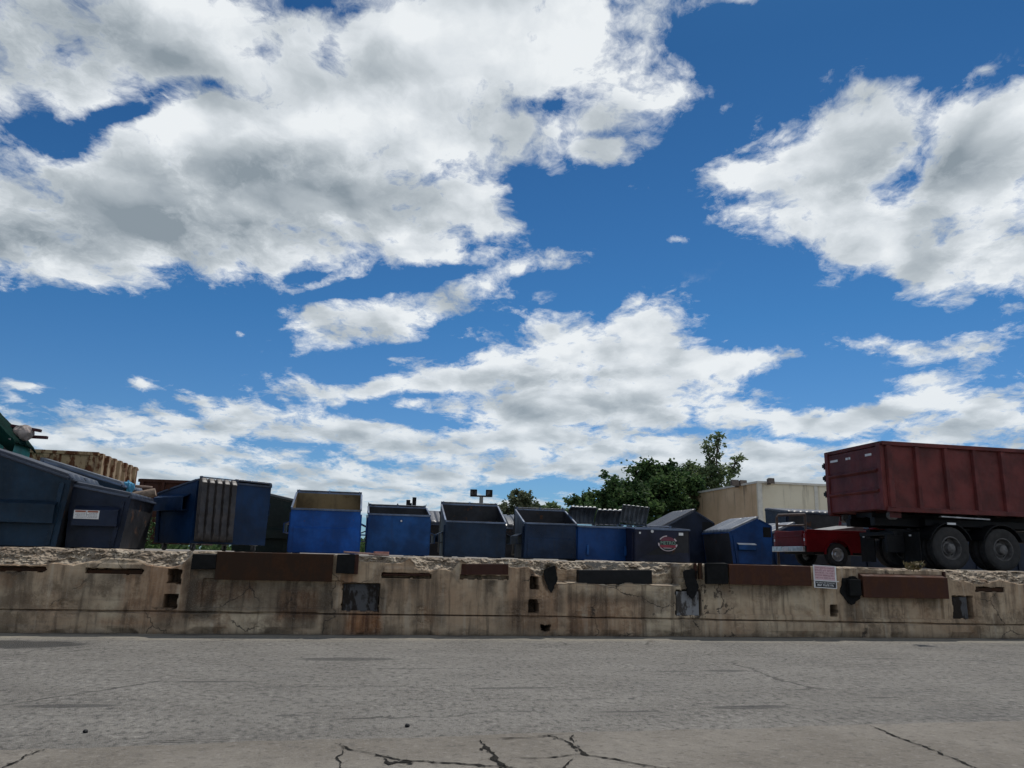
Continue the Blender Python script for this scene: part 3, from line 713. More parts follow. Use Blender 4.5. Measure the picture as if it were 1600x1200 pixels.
wbox('dock_bumper', 303, 866, 338, 889, 0, .12, M['oldrubber'], .01, rough=.012, seed=1)
wbox('dock_bumper', 527, 866, 553, 896, 0, .13, M['oldrubber'], .01, rough=.008, seed=2)
wbox('dock_bumper', 1100, 880, 1134, 912, 0, .12, M['oldrubber'], .01, rough=.008, seed=3)
wbox('dock_bumper', 1321, 905, 1340, 930, 0, .13, M['oldrubber'], .01, rough=.012, seed=4)
wbox('steel_channel', 554, 866, 559, 897, 0, .08, M['brownrust'], .004)
wbox('steel_channel', 1083, 880, 1087, 905, 0, .06, M['brownrust'], .004); wbox('steel_channel', 1090, 880, 1096, 905, 0, .05, M['platerust'], .004)
wbox('steel_channel', 1471, 893, 1477, 925, 0, .06, M['brownrust'], .004)
flap('rubber_flap', [(851, 890), (858, 886), (867, 884), (870, 900), (871, 906), (866, 918), (862, 926), (856, 920), (850, 904)], -.02, M['oldrubber'], 3)
flap('rubber_flap', [(1066, 893), (1078, 888), (1088, 892), (1086, 905), (1090, 918), (1080, 936), (1073, 930), (1070, 915)], .03, M['oldrubber'], 4)
flap('rubber_flap', [(1316, 903), (1332, 900), (1342, 906), (1343, 935), (1330, 945), (1320, 936), (1312, 925)], .0, M['oldrubber'], 5)
wbox('embedded_beam', 905, 891, 1021, 913, -.20, -.05, M['black'], .01, 'black timber beam lying on the broken ledge', rough=.012, seed=6)
wbox('embedded_beam', -38, 886, 71, 893, -.12, -.035, M['platerust'], .006, rough=.006, seed=7)
wbox('embedded_beam', 136, 890, 221, 897, -.12, -.03, M['platerust'], .006, rough=.006, seed=8)
wbox('embedded_beam', 598, 896, 671, 899, -.12, .02, M['brownrust'], .004, rough=.004, seed=9)
wbox('embedded_beam', 721, 881, 794, 898, -.05, .012, M['tanrust'] if False else M['brownrust'], .004, rough=.005, seed=10)
wbox('embedded_beam', 1525, 919, 1570, 925, -.12, -.03, M['platerust'], .006, rough=.006, seed=11)
M['bluegrey'] = rusty('blue_grey_steel', (.085, .085, .09), (.035, .028, .024), .55)
M['lightgrey'] = rusty('light_grey_steel', (.24, .24, .245), (.09, .08, .072), .50)
wbox('recess_plate', 537, 913, 590, 956, -.15, -.10, M['bluegrey'], .004, 'blue-grey steel plate in a square recess')
wbox('recess_plate', 1057, 924, 1093, 962, -.15, -.02, M['lightgrey'], .004, 'pale grey steel plate in a recess')
wbox('recess_plate', 1488, 933, 1515, 967, -.15, -.03, M['bluegrey'], .004, 'blue-grey plate in the recess below the truck')

# warning sign hung on the dock edge
M['pink'] = plain('faded_pink_sign', (.60, .42, .44), .6, 0, .12, 9, .05); M['pinkink'] = plain('faded_red_ink', (.36, .17, .19), .7, 0, .2, 30, .0)
M['signblack'] = plain('sign_black', (.025, .025, .03), .6, 0, .2, 9, .05)
sg = thing('warning_sign', 'faded pink and white sign with black number panel hung on the dock edge', 'sign')
sc_, zc_ = on_wall(1283, 901); sg.parent = None
sg.location = yard(sc_, -.135, zc_); sg.rotation_euler = (R(-3), R(2.2), YAW)
sw, sh = .50, .44
mb = MB(); mb.box(-sw / 2, sw / 2, 0, .008, -sh / 2, sh / 2); mb.box(-sw / 2 + .01, sw / 2 + .035, -.018, 0, -.085, -.070); mb.build('panel', M['white'], sg)
mb = MB(); mb.box(-sw / 2 + .022, sw / 2 - .03, -.004, -.001, -.066, sh / 2 - .012); mb.build('text_panel', M['pink'], sg)
mb = MB(); mb.box(-sw / 2 + .03, sw / 2 - .02, -.004, -.001, -sh / 2 + .016, -.092); mb.build('number_panel', M['signblack'], sg)
def wordrow(mb, x0, x1, z, h, seed, gap=.3, y=-.006):
    q = random.Random(seed); x = x0; left = q.randint(3, 8)
    while x < x1 - h * .4:
        w = h * q.uniform(.45, .75)
        mb.box(x, x + w * .28, y, y + .0015, z, z + h)
        k = q.random()
        if k < .75: mb.box(x + w * .28, x + w * .8, y, y + .0015, z + h * .78, z + h)
        if k > .3: mb.box(x + w * .28, x + w * .8, y, y + .0015, z + h * .40, z + h * .60)
        if k > .55: mb.box(x + w * .28, x + w * .8, y, y + .0015, z, z + h * .2)
        x += w * 1.12; left -= 1
        if left == 0: x += h * .5; left = q.randint(3, 8)
for k, (z, h) in enumerate(((.155, .030), (.105, .034), (.058, .028), (.010, .030), (-.038, .026))): mb = MB(); wordrow(mb, -sw / 2 + .035, sw / 2 - .045, z, h, k + 3); mb.build('lettering', M['pinkink'], sg)
mb = MB(); wordrow(mb, -sw / 2 + .045, sw / 2 - .04, -.128, .020, 21); mb.build('lettering', M['white'], sg)
mb = MB(); wordrow(mb, -sw / 2 + .07, sw / 2 - .06, -.182, .038, 22); mb.build('lettering', M['white'], sg)

# debris on the dock top
q = random.Random(4)
def on_dock(px, t): s = on_wall(px, 875)[0]; return yard(s, t, DOCK + .005)
mb = MB(); mb.box(-.40, .40, -.09, .09, 0, .03); o = mb.build('plank', plain('pink_plank', (.36, .22, .18), .8, 0, .3, 8, .3), bevel=.004); o.location = on_dock(572, .12) + Vector((0, 0, .02)); o.rotation_euler = (0, R(2.5), YAW + .1)
tag(o, 'reddish wooden plank lying on the dock edge beside the black bumper', 'plank')
mb = MB(); mb.box(-.13, .13, -.06, .06, 0, .075); o = mb.build('brick', plain('red_brick', (.34, .17, .14), .85, 0, .25, 20, .4), bevel=.006); o.location = on_dock(596, .3); o.rotation_euler = (0, 0, YAW + .3)
tag(o, 'pale red brick on the dock top in front of the blue dumpster with a lock', 'brick')
# ------------------------------------------------------------------ dumpsters
def lid_mesh(w, length, ribs, sag=0.0, rise=.03, skirt=.05, nl=14, bumps=0, thick=.014, curl=0.0):
    """moulded plastic lid: hinge along y=0, runs to y=length, ribs along its length"""
    nx = ribs * 8 + 1; V = []; F = []
    for j in range(nl + 1):
        v = j / nl
        for i in range(nx):
            u = i / (nx - 1); ph = (u * ribs) % 1.0
            h = rise * (1 if .24 < ph < .76 else 0) * (1 if .04 < v < .96 else 0)
            if bumps and .24 < ph < .76 and int(v * bumps * 2) % 2: h *= .55
            z = h + sag * math.sin(v * math.pi) + curl * math.sin(v * math.pi) * (u - .5)
            if i in (0, nx - 1) or j == nl: z -= skirt
            uu = min(max(u, .012), .988) if i in (0, nx - 1) else u
            V.append((u * w, v * length, z))
    for j in range(nl):
        for i in range(nx - 1):
            a = j * nx + i; F.append((a, a + 1, a + nx + 1, a + nx))
    return V, F
def add_lid(root, mat, x0, w, length, origin, angle, ribs=4, sag=0., rise=.03, skirt=.05, bumps=0, curl=0., label=None, roll=0.):
    """hinge at ORIGIN (y, z) in the dumpster's frame; angle 0 = lying flat toward the front, 90 = upright, 200 = thrown open behind"""
    V, F = lid_mesh(w, length, ribs, sag, rise, skirt, bumps=bumps, curl=curl)
    mb = MB(); mb.v = V; mb.f = F; mb.m = [0] * len(F)
    o = mb.build('lid', mat, root, smooth=True)
    md = o.modifiers.new('shell', 'SOLIDIFY'); md.thickness = .016; md.offset = -1
    # local +y must point to the front (-y) when angle is 0
    a = R(angle)
    o.matrix_local = Matrix.Translation((x0 + (w if True else 0), origin[0], origin[1])) @ Matrix.Rotation(-a, 4, 'X') @ Matrix.Rotation(R(roll), 4, 'Y') @ Matrix.Rotation(math.pi, 4, 'Z')
    if label: o['label'] = label
    return o

def dumpster(label, px=None, depth=None, rz=YAW, L=1.83, D=1.4, hf=1.1, hb=1.5, mats=('navy', 'inside_dark', 'rim'), peak=None, taper=.10, pockets=True,
             pocket_z=.50, pocket_h=.30, lids=(), casters=False, crease=0.0, anchor='front', side_opening=None, base=.02, rear_pockets=False, group='steel rubbish dumpsters on the dock', at=None, rimw=.05, gusset=True):
    """local frame: x along the length (0..L), front at y=0 facing -y, back at y=D.  The anchor point is put at photo column px, DEPTH metres away."""
    body, inside, rim = (M[q] for q in mats)
    t = thing('dumpster', label, 'dumpster', (0, 0, 0), rz, group)
    prof = [(taper, base), (D - taper * .5, base), (D, hb)] + ([peak] if peak else []) + [(0, hf)]
    w = .022
    mb = MB()
    mb.prism(prof, 0, w); mb.prism(prof, L - w, L)
    mb.hexa([(w, taper, base), (L - w, taper, base), (L - w, taper + w, base), (w, taper + w, base), (w, 0, hf), (L - w, 0, hf), (L - w, w, hf), (w, w, hf)])
    yb = D - taper * .5
    mb.hexa([(w, yb - w, base), (L - w, yb - w, base), (L - w, yb, base), (w, yb, base), (w, D - w, hb), (L - w, D - w, hb), (L - w, D, hb), (w, D, hb)])
    mb.hexa([(w, taper + w, base), (L - w, taper + w, base), (L - w, yb - w, base), (w, yb - w, base), (w, taper + w, base + .03), (L - w, taper + w, base + .03), (L - w, yb - w, base + .03), (w, yb - w, base + .03)])
    if peak:                                      # fixed steel hood from the peak down to the back wall
        (yp, zp), (y1, z1) = peak, (D, hb)
        mb.hexa([(w, yp, zp - .025), (L - w, yp, zp - .025), (L - w, y1 - w, z1 - .025), (w, y1 - w, z1 - .025), (w, yp, zp - .003), (L - w, yp, zp - .003), (L - w, y1 - w, z1 - .003), (w, y1 - w, z1 - .003)])
    # inner faces take the worn inside material
    c0 = Vector((L / 2, D / 2, (hf + base) / 2))
    for k, f in enumerate(mb.f):
        P = [Vector(mb.v[i]) for i in f]; ce = sum(P, Vector()) / len(P); nn = (P[1] - P[0]).cross(P[2] - P[1])
        if nn.length > 1e-9 and len(f) >= 3:
            inner = (w * .9 < ce.x < L - w * .9) and (abs(ce.x - w) < 1e-4 or abs(ce.x - L + w) < 1e-4 or (abs(nn.normalized().x) < .5 and nn.length > .05 and taper * .3 + w * .8 < ce.y < D - w * .6 - taper * .2))
            if inner: mb.m[k] = 1
    if crease:
        yq = lambda z: taper * (1 - (z - base) / (hf - base))
        zc = base + (hf - base) * crease
        mb.hexa([(.10, yq(base) - .02, base + .02), (L - .10, yq(base) - .02, base + .02), (L - .10, yq(base) - .001, base + .02), (.10, yq(base) - .001, base + .02),
                 (.10, yq(zc) - .035, zc), (L - .10, yq(zc) - .035, zc), (L - .10, yq(zc) - .001, zc + .03), (.10, yq(zc) - .001, zc + .03)])
    mb.build('body', [body, inside], t, bevel=.006)
    mb = MB()                                     # rolled rim along the open top
    e = rimw
    mb.box(-.004, L + .004, -e * .55, e * .45, hf - e * .75, hf + .006)
    if not peak: mb.box(-.004, L + .004, D - e * .45, D + e * .5, hb - e * .75, hb + .006)
    tops = [(0, hf)] + ([peak] if peak else []) + [(D, hb)]
    for x in (.0, L):
        for (ya, za), (yc, zc2) in zip(tops, tops[1:]):
            dv = Vector((0, yc - ya, zc2 - za)).normalized()
            mb.bar((x, ya + dv.y * .05, za + dv.z * .05 - .012), (x, yc - dv.y * .05, zc2 - dv.z * .05 - .012), e * .9, e * .8)
    mb.build('rim', rim, t, bevel=.004)
    if gusset:
        for x in (.0, L):
            mb = MB(); sg_ = -1 if x == 0 else 1
            mb.hexa([(x, taper + .10, base + .02), (x + sg_ * .035, taper + .10, base + .02), (x + sg_ * .035, taper + .18, base + .02), (x, taper + .18, base + .02),
                     (x, .10, hf - .10), (x + sg_ * .035, .10, hf - .10), (x + sg_ * .035, .18, hf - .10), (x, .18, hf - .10)]) if sg_ > 0 else \
            mb.hexa([(x - .035, taper + .10, base + .02), (x, taper + .10, base + .02), (x, taper + .18, base + .02), (x - .035, taper + .18, base + .02),
                     (x - .035, .10, hf - .10), (x, .10, hf - .10), (x, .18, hf - .10), (x - .035, .18, hf - .10)])
            mb.build('side_rib', body, t, bevel=.004)
    if pockets:
        pz = pocket_z; y0, y1 = .16, D * .86
        for x in (0, L):
            s = -1 if x == 0 else 1
            mb = MB()
            X = lambda d: x + s * d
            for q in ([(0, pz + pocket_h), (.17, pz + pocket_h - .075), (.17, pz + pocket_h - .09), (0, pz + pocket_h - .015)], [(.158, pz + pocket_h - .09), (.17, pz + pocket_h - .09), (.17, pz), (.158, pz)], [(0, pz + .012), (.158, pz + .012), (.158, pz), (0, pz)]):
                pr = [(X(a), c) for a, c in q]
                mb.prism(pr, y0, y1, axis='y')
            mb.build('fork_pocket', body, t, bevel=.003)
    if side_opening:
        (ya, yc, za, zc2) = side_opening
        for x in (-.004, L + .004):
            mb = MB(); mb.box(x - .004, x + .004, ya, yc, za, zc2); mb.build('side_opening', M['black'], t)  # black sheet painted for the shade inside the open side
    if casters:
        for x in (.18, L - .18):
            for y in (taper + .12, D - .22):
                mb = MB(); mb.box(x - .06, x + .06, y - .05, y + .07, base - .015, base - .002); mb.box(x - .045, x - .035, y - .03, y + .03, .06, base - .012); mb.box(x + .035, x + .045, y - .03, y + .03, .06, base - .012)
                cs = mb.build('caster', M['steel'], t)
                mb = MB(); mb.lathe([(.0, -.025), (.075, -.025), (.08, -.015), (.08, .015), (.075, .025), (.0, .025)], (x, y, .08), 'x', 16); mb.build('caster_wheel', M['hub'], cs, smooth=True)
    else:
        for x in (.15, L - .15):
            mb = MB(); mb.box(x - .06, x + .06, taper + .04, D - .12, 0, base); mb.build('runner', M['black'], t, bevel=.004)
    hinge = peak if peak else (D, hb)
    mb = MB(); mb.tube([(.02, hinge[0] + .03, hinge[1] + .045), (L - .02, hinge[0] + .03, hinge[1] + .045)], .014, 6)
    for x in (.06, L / 2, L - .06): mb.box(x - .02, x + .02, hinge[0] - .01, hinge[0] + .05, hinge[1] + .008, hinge[1] + .065)
    mb.build('hinge_rod', rim, t)
    ds = math.hypot(hinge[0], hinge[1] - hf); sl = math.degrees(math.atan2(hinge[1] - hf, hinge[0]))
    for ld in lids:
        k = dict(ld); mt = M[k.pop('mat', 'lid')]; half = k.pop('half', None); ang_ = k.pop('angle', 'closed'); ln = k.pop('length', ds + .06)
        x0, w_ = (0.01, L - .02) if half is None else ((.01, L / 2 - .015) if half == 0 else (L / 2 + .005, L / 2 - .015))
        lift_ = k.pop('lift', .055); yo_ = k.pop('yoff', .02)
        add_lid(t, mt, x0, w_, ln, (hinge[0] + yo_, hinge[1] + lift_), -sl if ang_ == 'closed' else ang_, **k)
    # placement
    ax, ay = {'front': (L / 2, 0), 'front_left': (0, 0), 'front_right': (L, 0), 'back_left': (0, D), 'back_right': (L, D)}[anchor]
    Rm = Matrix.Rotation(rz, 3, 'Z'); off_ = Rm @ Vector((ax, ay, 0))
    x, y = at if at else seen_at(px, depth)
    t.location = (x - off_.x, y - off_.y, DOCK)
    return t
def decal(mb_fn, name, mat, parent): mb = MB(); mb_fn(mb); return mb.build(name, mat, parent)

RIGHT = YAW + math.pi / 2          # front turned toward the right along the dock
LEFT = YAW - math.pi / 2
flat = dict(ribs=3, rise=.012, skirt=.10)
D1 = dumpster('large dark navy dumpster with closed lid, cut off by the left edge of the photo', 96, 14.6, RIGHT, L=1.83, D=1.75, hf=1.29, hb=1.84, mats=('teal', 'inside_dark', 'rimdark'), anchor='front_left', pocket_z=.44, pocket_h=.42,
         lids=[dict(flat, mat='lidnavy', half=0), dict(flat, mat='lidnavy', half=1)])
D1b = dumpster('teal blue dumpster mostly hidden between the two navy dumpsters at far left', 180, 17.4, RIGHT, L=1.83, D=1.75, hf=1.40, hb=1.88, mats=('teal', 'inside_dark', 'rim'), anchor='front_left', pocket_z=.40,
         lids=[dict(flat, mat='lidgrey', half=0), dict(flat, mat='lidgrey', half=1)])
D2 = dumpster('small navy dumpster with white warning label on its side sleeve', 195, 15.0, RIGHT, L=1.83, D=1.10, hf=1.00, hb=1.19, mats=('navy2', 'inside_dark', 'rimdark'), anchor='front_left', pocket_z=.42, pocket_h=.38,
         lids=[dict(flat, mat='lidnavy', half=0), dict(flat, mat='lidnavy', half=1)])
# side label with two text panels (on the sleeve nearest the dock)
mb = MB(); mb.box(-.180, -.1725, .48, .92, .545, .705); lb = mb.build('warning_label', M['white'], D2); lb['label'] = 'white two-panel warning label with red-brown header bars'
M['redbrown'] = plain('label_red_brown', (.30, .09, .05), .6, 0, .2, 20, 0); M['labelgrey'] = plain('label_grey_ink', (.30, .30, .32), .7, 0, .2, 30, 0)
mb = MB(); mb.box(-.183, -.180, .50, .685, .667, .697); mb.box(-.183, -.180, .715, .90, .667, .697); mb.build('label_header', M['redbrown'], lb)
mb = MB()
for z in (.642, .617, .592, .567):
    for y in (.51, .72):
        q_ = random.Random(int(z * 1000 + y * 10)); yy = y
        while yy < y + .15:
            w_ = q_.uniform(.015, .04); mb.box(-.1825, -.180, yy, yy + w_, z, z + .011); yy += w_ + .008
mb.box(-.1825, -.180, .695, .705, .56, .695)
mb.build('label_text', M['labelgrey'], lb)

D3 = dumpster('dark blue dumpster on casters with a ribbed black lid hanging down its back', 297, 16.4, math.atan2(math.cos(R(52)), math.sin(R(52))) * 0 + R(52) + math.pi, L=1.83, D=1.60, hf=1.25, hb=1.50, mats=('blue4', 'inside_dark', 'rimdark'), anchor='back_right', casters=True, base=.16, pocket_z=.84, pocket_h=.36,
         lids=[dict(half=1, angle=268, ribs=5, rise=-.065, bumps=6, mat='lidbrown', length=1.32, skirt=.0, lift=.02, yoff=.035, label='ribbed dusty lid hanging open down the back'), dict(half=0, angle='closed', ribs=5, rise=.035, mat='lid')])
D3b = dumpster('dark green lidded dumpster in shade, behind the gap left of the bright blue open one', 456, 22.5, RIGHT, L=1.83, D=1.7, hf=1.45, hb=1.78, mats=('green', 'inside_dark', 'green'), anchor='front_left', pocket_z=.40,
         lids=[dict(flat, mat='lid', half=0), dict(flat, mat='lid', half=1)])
fold = dict(angle=255, ribs=4, rise=.02)
D4 = dumpster('bright blue open dumpster with rust-brown interior and a crease across its front', 505, 19.5, L=1.70, D=1.35, hf=1.10, hb=1.60, mats=('blue', 'inside_rust', 'rim'), crease=.56, taper=.06, lids=[dict(fold, half=0, mat='lidnavy'), dict(fold, half=1, mat='lidnavy')])
D5 = dumpster('bright blue low dumpster with a small white lock plate under its front rim', 621, 20.6, L=1.62, D=1.25, hf=1.07, hb=1.34, mats=('blue2', 'inside_dark', 'rim'), taper=.05, pocket_z=.35, lids=[dict(fold, half=0, mat='lidnavy', angle=190), dict(fold, half=1, mat='lidnavy', angle=192)])
mb = MB(); mb.box(.83, .89, -.030, -.004, .86, .94); mb.build('lock_plate', M['blue3'], D5); mb = MB(); mb.lathe([(0, -.012), (.022, -.010), (.026, 0)], (.86, -.032, .90), 'y', 12); mb.build('lock', M['white'], D5)
mb = MB(); mb.bar((-.03, .35, .35), (-.03, .35, .85), .03, .03); mb.bar((-.03, .35, .85), (-.03, .45, .98), .03, .03); mb.bar((-.03, .55, .95), (-.03, .58, 1.05), .03, .05); mb.build('lid_prop', M['steel'], D5)
D6 = dumpster('slate open dumpster with steep sloping rim, directly below the floodlight mast', 742, 20.8, L=1.62, D=1.30, hf=.94, hb=1.47, mats=('slate', 'inside_dark', 'rim'), taper=.05, pocket_z=.38, lids=[dict(fold, half=0, mat='lid'), dict(fold, half=1, mat='lid')])
D7 = dumpster('slate navy open dumpster with a creased front and thin pale rim', 860, 21.6, L=1.50, D=1.30, hf=.98, hb=1.42, mats=('slate2', 'inside_dark', 'rim'), crease=.55, taper=.05, pocket_z=.40, lids=[dict(fold, half=0, mat='lid'), dict(fold, half=1, mat='lid')])
D8 = dumpster('mid blue dumpster with curved ribbed black lids thrown up behind it', 947, 21.8, L=1.60, D=1.15, hf=.94, hb=1.00, mats=('blue3', 'inside_dark', 'rim'), taper=.06, pockets=False,
         lids=[dict(half=0, angle=50, ribs=6, rise=.045, sag=.14, length=.62, mat='lidgrey', curl=.08), dict(half=1, angle=46, ribs=5, rise=.045, sag=.08, length=.58, mat='lidgrey', curl=-.06)])
for x in (.28, 1.38):
    mb = MB(); mb.box(x - .03, x + .03, .0, .05, .16, .42); mb.build('front_foot', M['blue2'], D8, bevel=.004)
D9 = dumpster('violet navy dumpster with round red and green company sticker on its front', 1036, 21.4, L=1.60, D=1.20, hf=.90, hb=.98, mats=('violet', 'inside_dark', 'rim'), taper=.03, pockets=False,
         lids=[dict(half=0, angle=60, ribs=6, rise=.055, sag=.04, length=.60, mat='lidsheen', roll=9)])
# round sticker: dark red dome, green lettering, red banner, white broken ring
M['stick_red'] = plain('sticker_dark_red', (.16, .035, .06), .5, 0, .2, 20, 0); M['stick_green'] = plain('sticker_green', (.22, .36, .28), .5, 0, .2, 20, 0)
M['stick_banner'] = plain('sticker_banner_red', (.26, .03, .05), .5, 0, .2, 20, 0); M['stick_dark'] = plain('sticker_dark_green', (.02, .035, .03), .5, 0, .2, 20, 0); M['stick_white'] = plain('sticker_white', (.62, .52, .54), .5, 0, .15, 20, 0)
def yface(z): return .03 * (1 - (z - .13) / (.90 - .13)) - .004
stk = thing('sticker_anchor', None, None); bpy.data.objects.remove(stk)
cx_, cz_, ra, rb = .95, .515, .275, .21
def arc(mb, r0, r1, a0, a1, n_, y):
    for k in range(n_):
        t0, t1 = R(a0 + (a1 - a0) * k / n_), R(a0 + (a1 - a0) * (k + 1) / n_)
        P = [(cx_ + ra * r * math.cos(t), yface(cz_) - y, cz_ + rb * r * math.sin(t)) for r, t in ((r0, t0), (r1, t0), (r1, t1), (r0, t1))]
        mb.poly(P)
ysl = -(.03 / .77)
mb = MB(); mb.poly([(cx_ + ra * .86 * math.cos(R(k * 10)), yface(cz_) - .012, cz_ + rb * .86 * math.sin(R(k * 10))) for k in range(36)]); sticker = mb.build('sticker', M['stick_dark'], D9); sticker['label'] = 'round company sticker reading METRO in green'
mb = MB(); mb.poly([(cx_ + ra * .84 * math.cos(R(k)), yface(cz_) - .014, cz_ + rb * .84 * math.sin(R(k))) for k in range(20, 161, 7)]); mb.build('sticker_dome', M['stick_red'], sticker)
mb = MB(); mb.box(cx_ - .225, cx_ + .225, yface(cz_) - .015, yface(cz_) - .013, cz_ - .115, cz_ - .045); mb.build('sticker_banner', M['stick_banner'], sticker)
mb = MB(); arc(mb, .88, 1.0, 95, 150, 8, .014); arc(mb, .84, .98, 18, 42, 4, .014); arc(mb, .90, 1.04, 178, 200, 3, .014); arc(mb, .84, 1.02, -28, -8, 4, .014); arc(mb, .92, 1.0, 205, 325, 14, .014)
mb.box(cx_ - .13, cx_ + .10, yface(cz_) - .016, yface(cz_) - .0145, cz_ - .135, cz_ - .122); mb.build('sticker_ring', M['stick_white'], sticker)
def text_mesh(txt, size, parent, mat, loc, rot, name='lettering', sx=1.0):
    cu = bpy.data.curves.new('t', 'FONT'); cu.body = txt; cu.size = size; cu.align_x = 'CENTER'; cu.align_y = 'CENTER'; cu.extrude = .0008
    o = bpy.data.objects.new('t', cu); col.objects.link(o); bpy.context.view_layer.update()
    me = bpy.data.meshes.new_from_object(o.evaluated_get(bpy.context.evaluated_depsgraph_get())); bpy.data.objects.remove(o); bpy.data.curves.remove(cu)
    me.materials.clear(); me.materials.append(mat); me.name = name
    o = bpy.data.objects.new(name, me); col.objects.link(o); o.parent = parent; o.location = loc; o.rotation_euler = rot; o.scale = (sx, 1, 1)
    return o
text_mesh('METRO', .125, sticker, M['stick_green'], (cx_, yface(cz_) - .015, cz_ + .005), (R(90), 0, 0), sx=1.05)
mb = MB(); mb.box(1.27, 1.40, yface(.8) - .009, yface(.8) - .005, .735, .81); mb.build('small_label', M['white'], D9)
mb = MB(); mb.lathe([(0, -.008), (.04, -.008), (.042, 0)], (.50, yface(.82) - .004, .825), 'y', 12); mb.build('small_label', M['white'], D9)
mb = MB(); mb.box(.12, .17, yface(.8) - .009, yface(.8) - .005, .75, .80); mb.build('small_label', M['white'], D9)
D10 = dumpster('dark navy slant-roofed dumpster behind the one with the round sticker', 1032, 24.4, LEFT, L=1.80, D=1.85, hf=1.02, hb=1.25, peak=(1.18, 1.62), mats=('navy2', 'inside_dark', 'rimdark'), anchor='front_right', pockets=False, side_opening=(1.42, 1.78, .98, 1.28),
         lids=[dict(ribs=4, rise=.012, half=0, mat='lidnavy'), dict(ribs=4, rise=.012, half=1, mat='lidnavy')])
D11 = dumpster('blue slant-roofed dumpster with pale sloping lid and small side sleeve, left of the red pickup', 1141, 22.8, LEFT, L=1.80, D=1.38, hf=.92, hb=1.12, peak=(.92, 1.33), mats=('blue3', 'inside_dark', 'blue3'), anchor='front_right', pockets=False, side_opening=(1.08, 1.33, .80, 1.09),
         lids=[dict(ribs=4, rise=.012, half=0, mat='lidgrey'), dict(ribs=4, rise=.012, half=1, mat='lidgrey')])
mb = MB(); mb.prism([(1.80, .60), (1.90, .56), (1.90, .42), (1.80, .40)], .25, .78, axis='y'); mb.build('fork_pocket', M['blue2'], D11, bevel=.004)
mb = MB(); mb.prism([(1.80, .612), (1.905, .572), (1.905, .562), (1.80, .600)], .23, .80, axis='y'); mb.build('sleeve_lit_top', M['white'], D11)  # lit top of the sleeve painted on as a white sheet
D12 = dumpster('grey-lidded blue dumpster behind the red pickup, under the brown pipe rail', 1204, 27.5, LEFT, L=1.8, D=1.7, hf=1.05, hb=1.30, peak=(1.0, 1.45), mats=('blue4', 'inside_dark', 'rimdark'), anchor='front_right', pockets=False, lids=[dict(ribs=4, rise=.012, half=0, mat='lidgrey'), dict(ribs=4, rise=.012, half=1, mat='lidgrey')])
D13 = dumpster('large dark blue dumpster standing behind the red pickup and the truck', 1236, 29.5, L=2.6, D=1.7, hf=1.95, hb=2.15, mats=('navy2', 'inside_dark', 'navy2'), anchor='front_left', pockets=False, lids=[dict(ribs=5, rise=.02, half=0, mat='lidnavy'), dict(ribs=5, rise=.02, half=1, mat='lidnavy')])
D14 = dumpster('slate dumpster with tilted ribbed lid behind the gap between the two slate dumpsters', 803, 24.8, L=1.5, D=1.2, hf=.95, hb=1.35, mats=('slate2', 'inside_dark', 'rimdark'), pockets=False, lids=[dict(ribs=6, rise=.04, sag=.05, mat='lid')])
D15 = dumpster('navy dumpster half hidden behind the gap between low blue and steep slate dumpsters', 690, 24.5, L=1.7, D=1.2, hf=1.0, hb=1.4, mats=('navy2', 'inside_dark', 'rimdark'), pockets=False, lids=[dict(ribs=4, rise=.02, half=0, mat='lidnavy'), dict(ribs=4, rise=.02, half=1, mat='lidnavy')])
# ------------------------------------------------------------------ roll-off truck with its container
tx, ty = seen_at(1394, 19.6)
v_ = Vector((tx, ty, 0)) - W0; TS, TTT = v_.dot(U), v_.dot(T)         # near rear bottom corner of the container in the yard frame
truck = thing('roll_off_truck', 'black truck chassis with two dusty rear wheels under the maroon container', 'truck', yard(TS, TTT, DOCK), YAW)
box_ = thing('waste_container', 'long maroon ribbed roll-off container loaded on the black truck', 'container', yard(TS, TTT, DOCK + 1.46), YAW)
CL, CW, CH = 6.8, 2.40, 1.66
mb = MB(); w = .03                                                     # open-topped tub
mb.box(0, CL, 0, w, 0, CH); mb.box(0, CL, CW - w, CW, 0, CH); mb.box(0, w, w, CW - w, 0, CH); mb.box(CL - w, CL, w, CW - w, 0, CH); mb.box(w, CL - w, w, CW - w, 0, .03)
mb.build('body', M['maroon'], box_, bevel=.006)
mb = MB(); mb.box(-.05, CL + .03, -.075, .06, CH - .03, CH + .075); mb.box(-.05, CL + .03, CW - .06, CW + .075, CH - .03, CH + .075); mb.box(-.05, .06, .06, CW - .06, CH - .03, CH + .075); mb.box(CL - .06, CL + .03, .06, CW - .06, CH - .03, CH + .075)
mb.build('top_rail', M['maroon'], box_, bevel=.012)
k = 0
for x in [.14] + [.95 + .86 * i for i in range(7)]:
    for side in (0, 1):
        mb = MB(); wdt = .10 if x > .2 else .14
        y = (-.0, -1) if side == 0 else (CW, 1)
        pr = [(x - wdt / 2 - .03, y[0]), (x + wdt / 2 + .03, y[0]), (x + wdt / 2, y[0] + y[1] * .075), (x - wdt / 2, y[0] + y[1] * .075)]
        mb.prism(pr, .04, CH - .035, axis='z'); mb.build('side_rib', M['maroon'], box_, bevel=.006)
mb = MB(); mb.box(-.02, CL, -.06, .02, -.06, .06); mb.box(-.02, CL, CW - .02, CW + .06, -.06, .06); mb.build('bottom_rail', M['maroon'], box_, bevel=.008)
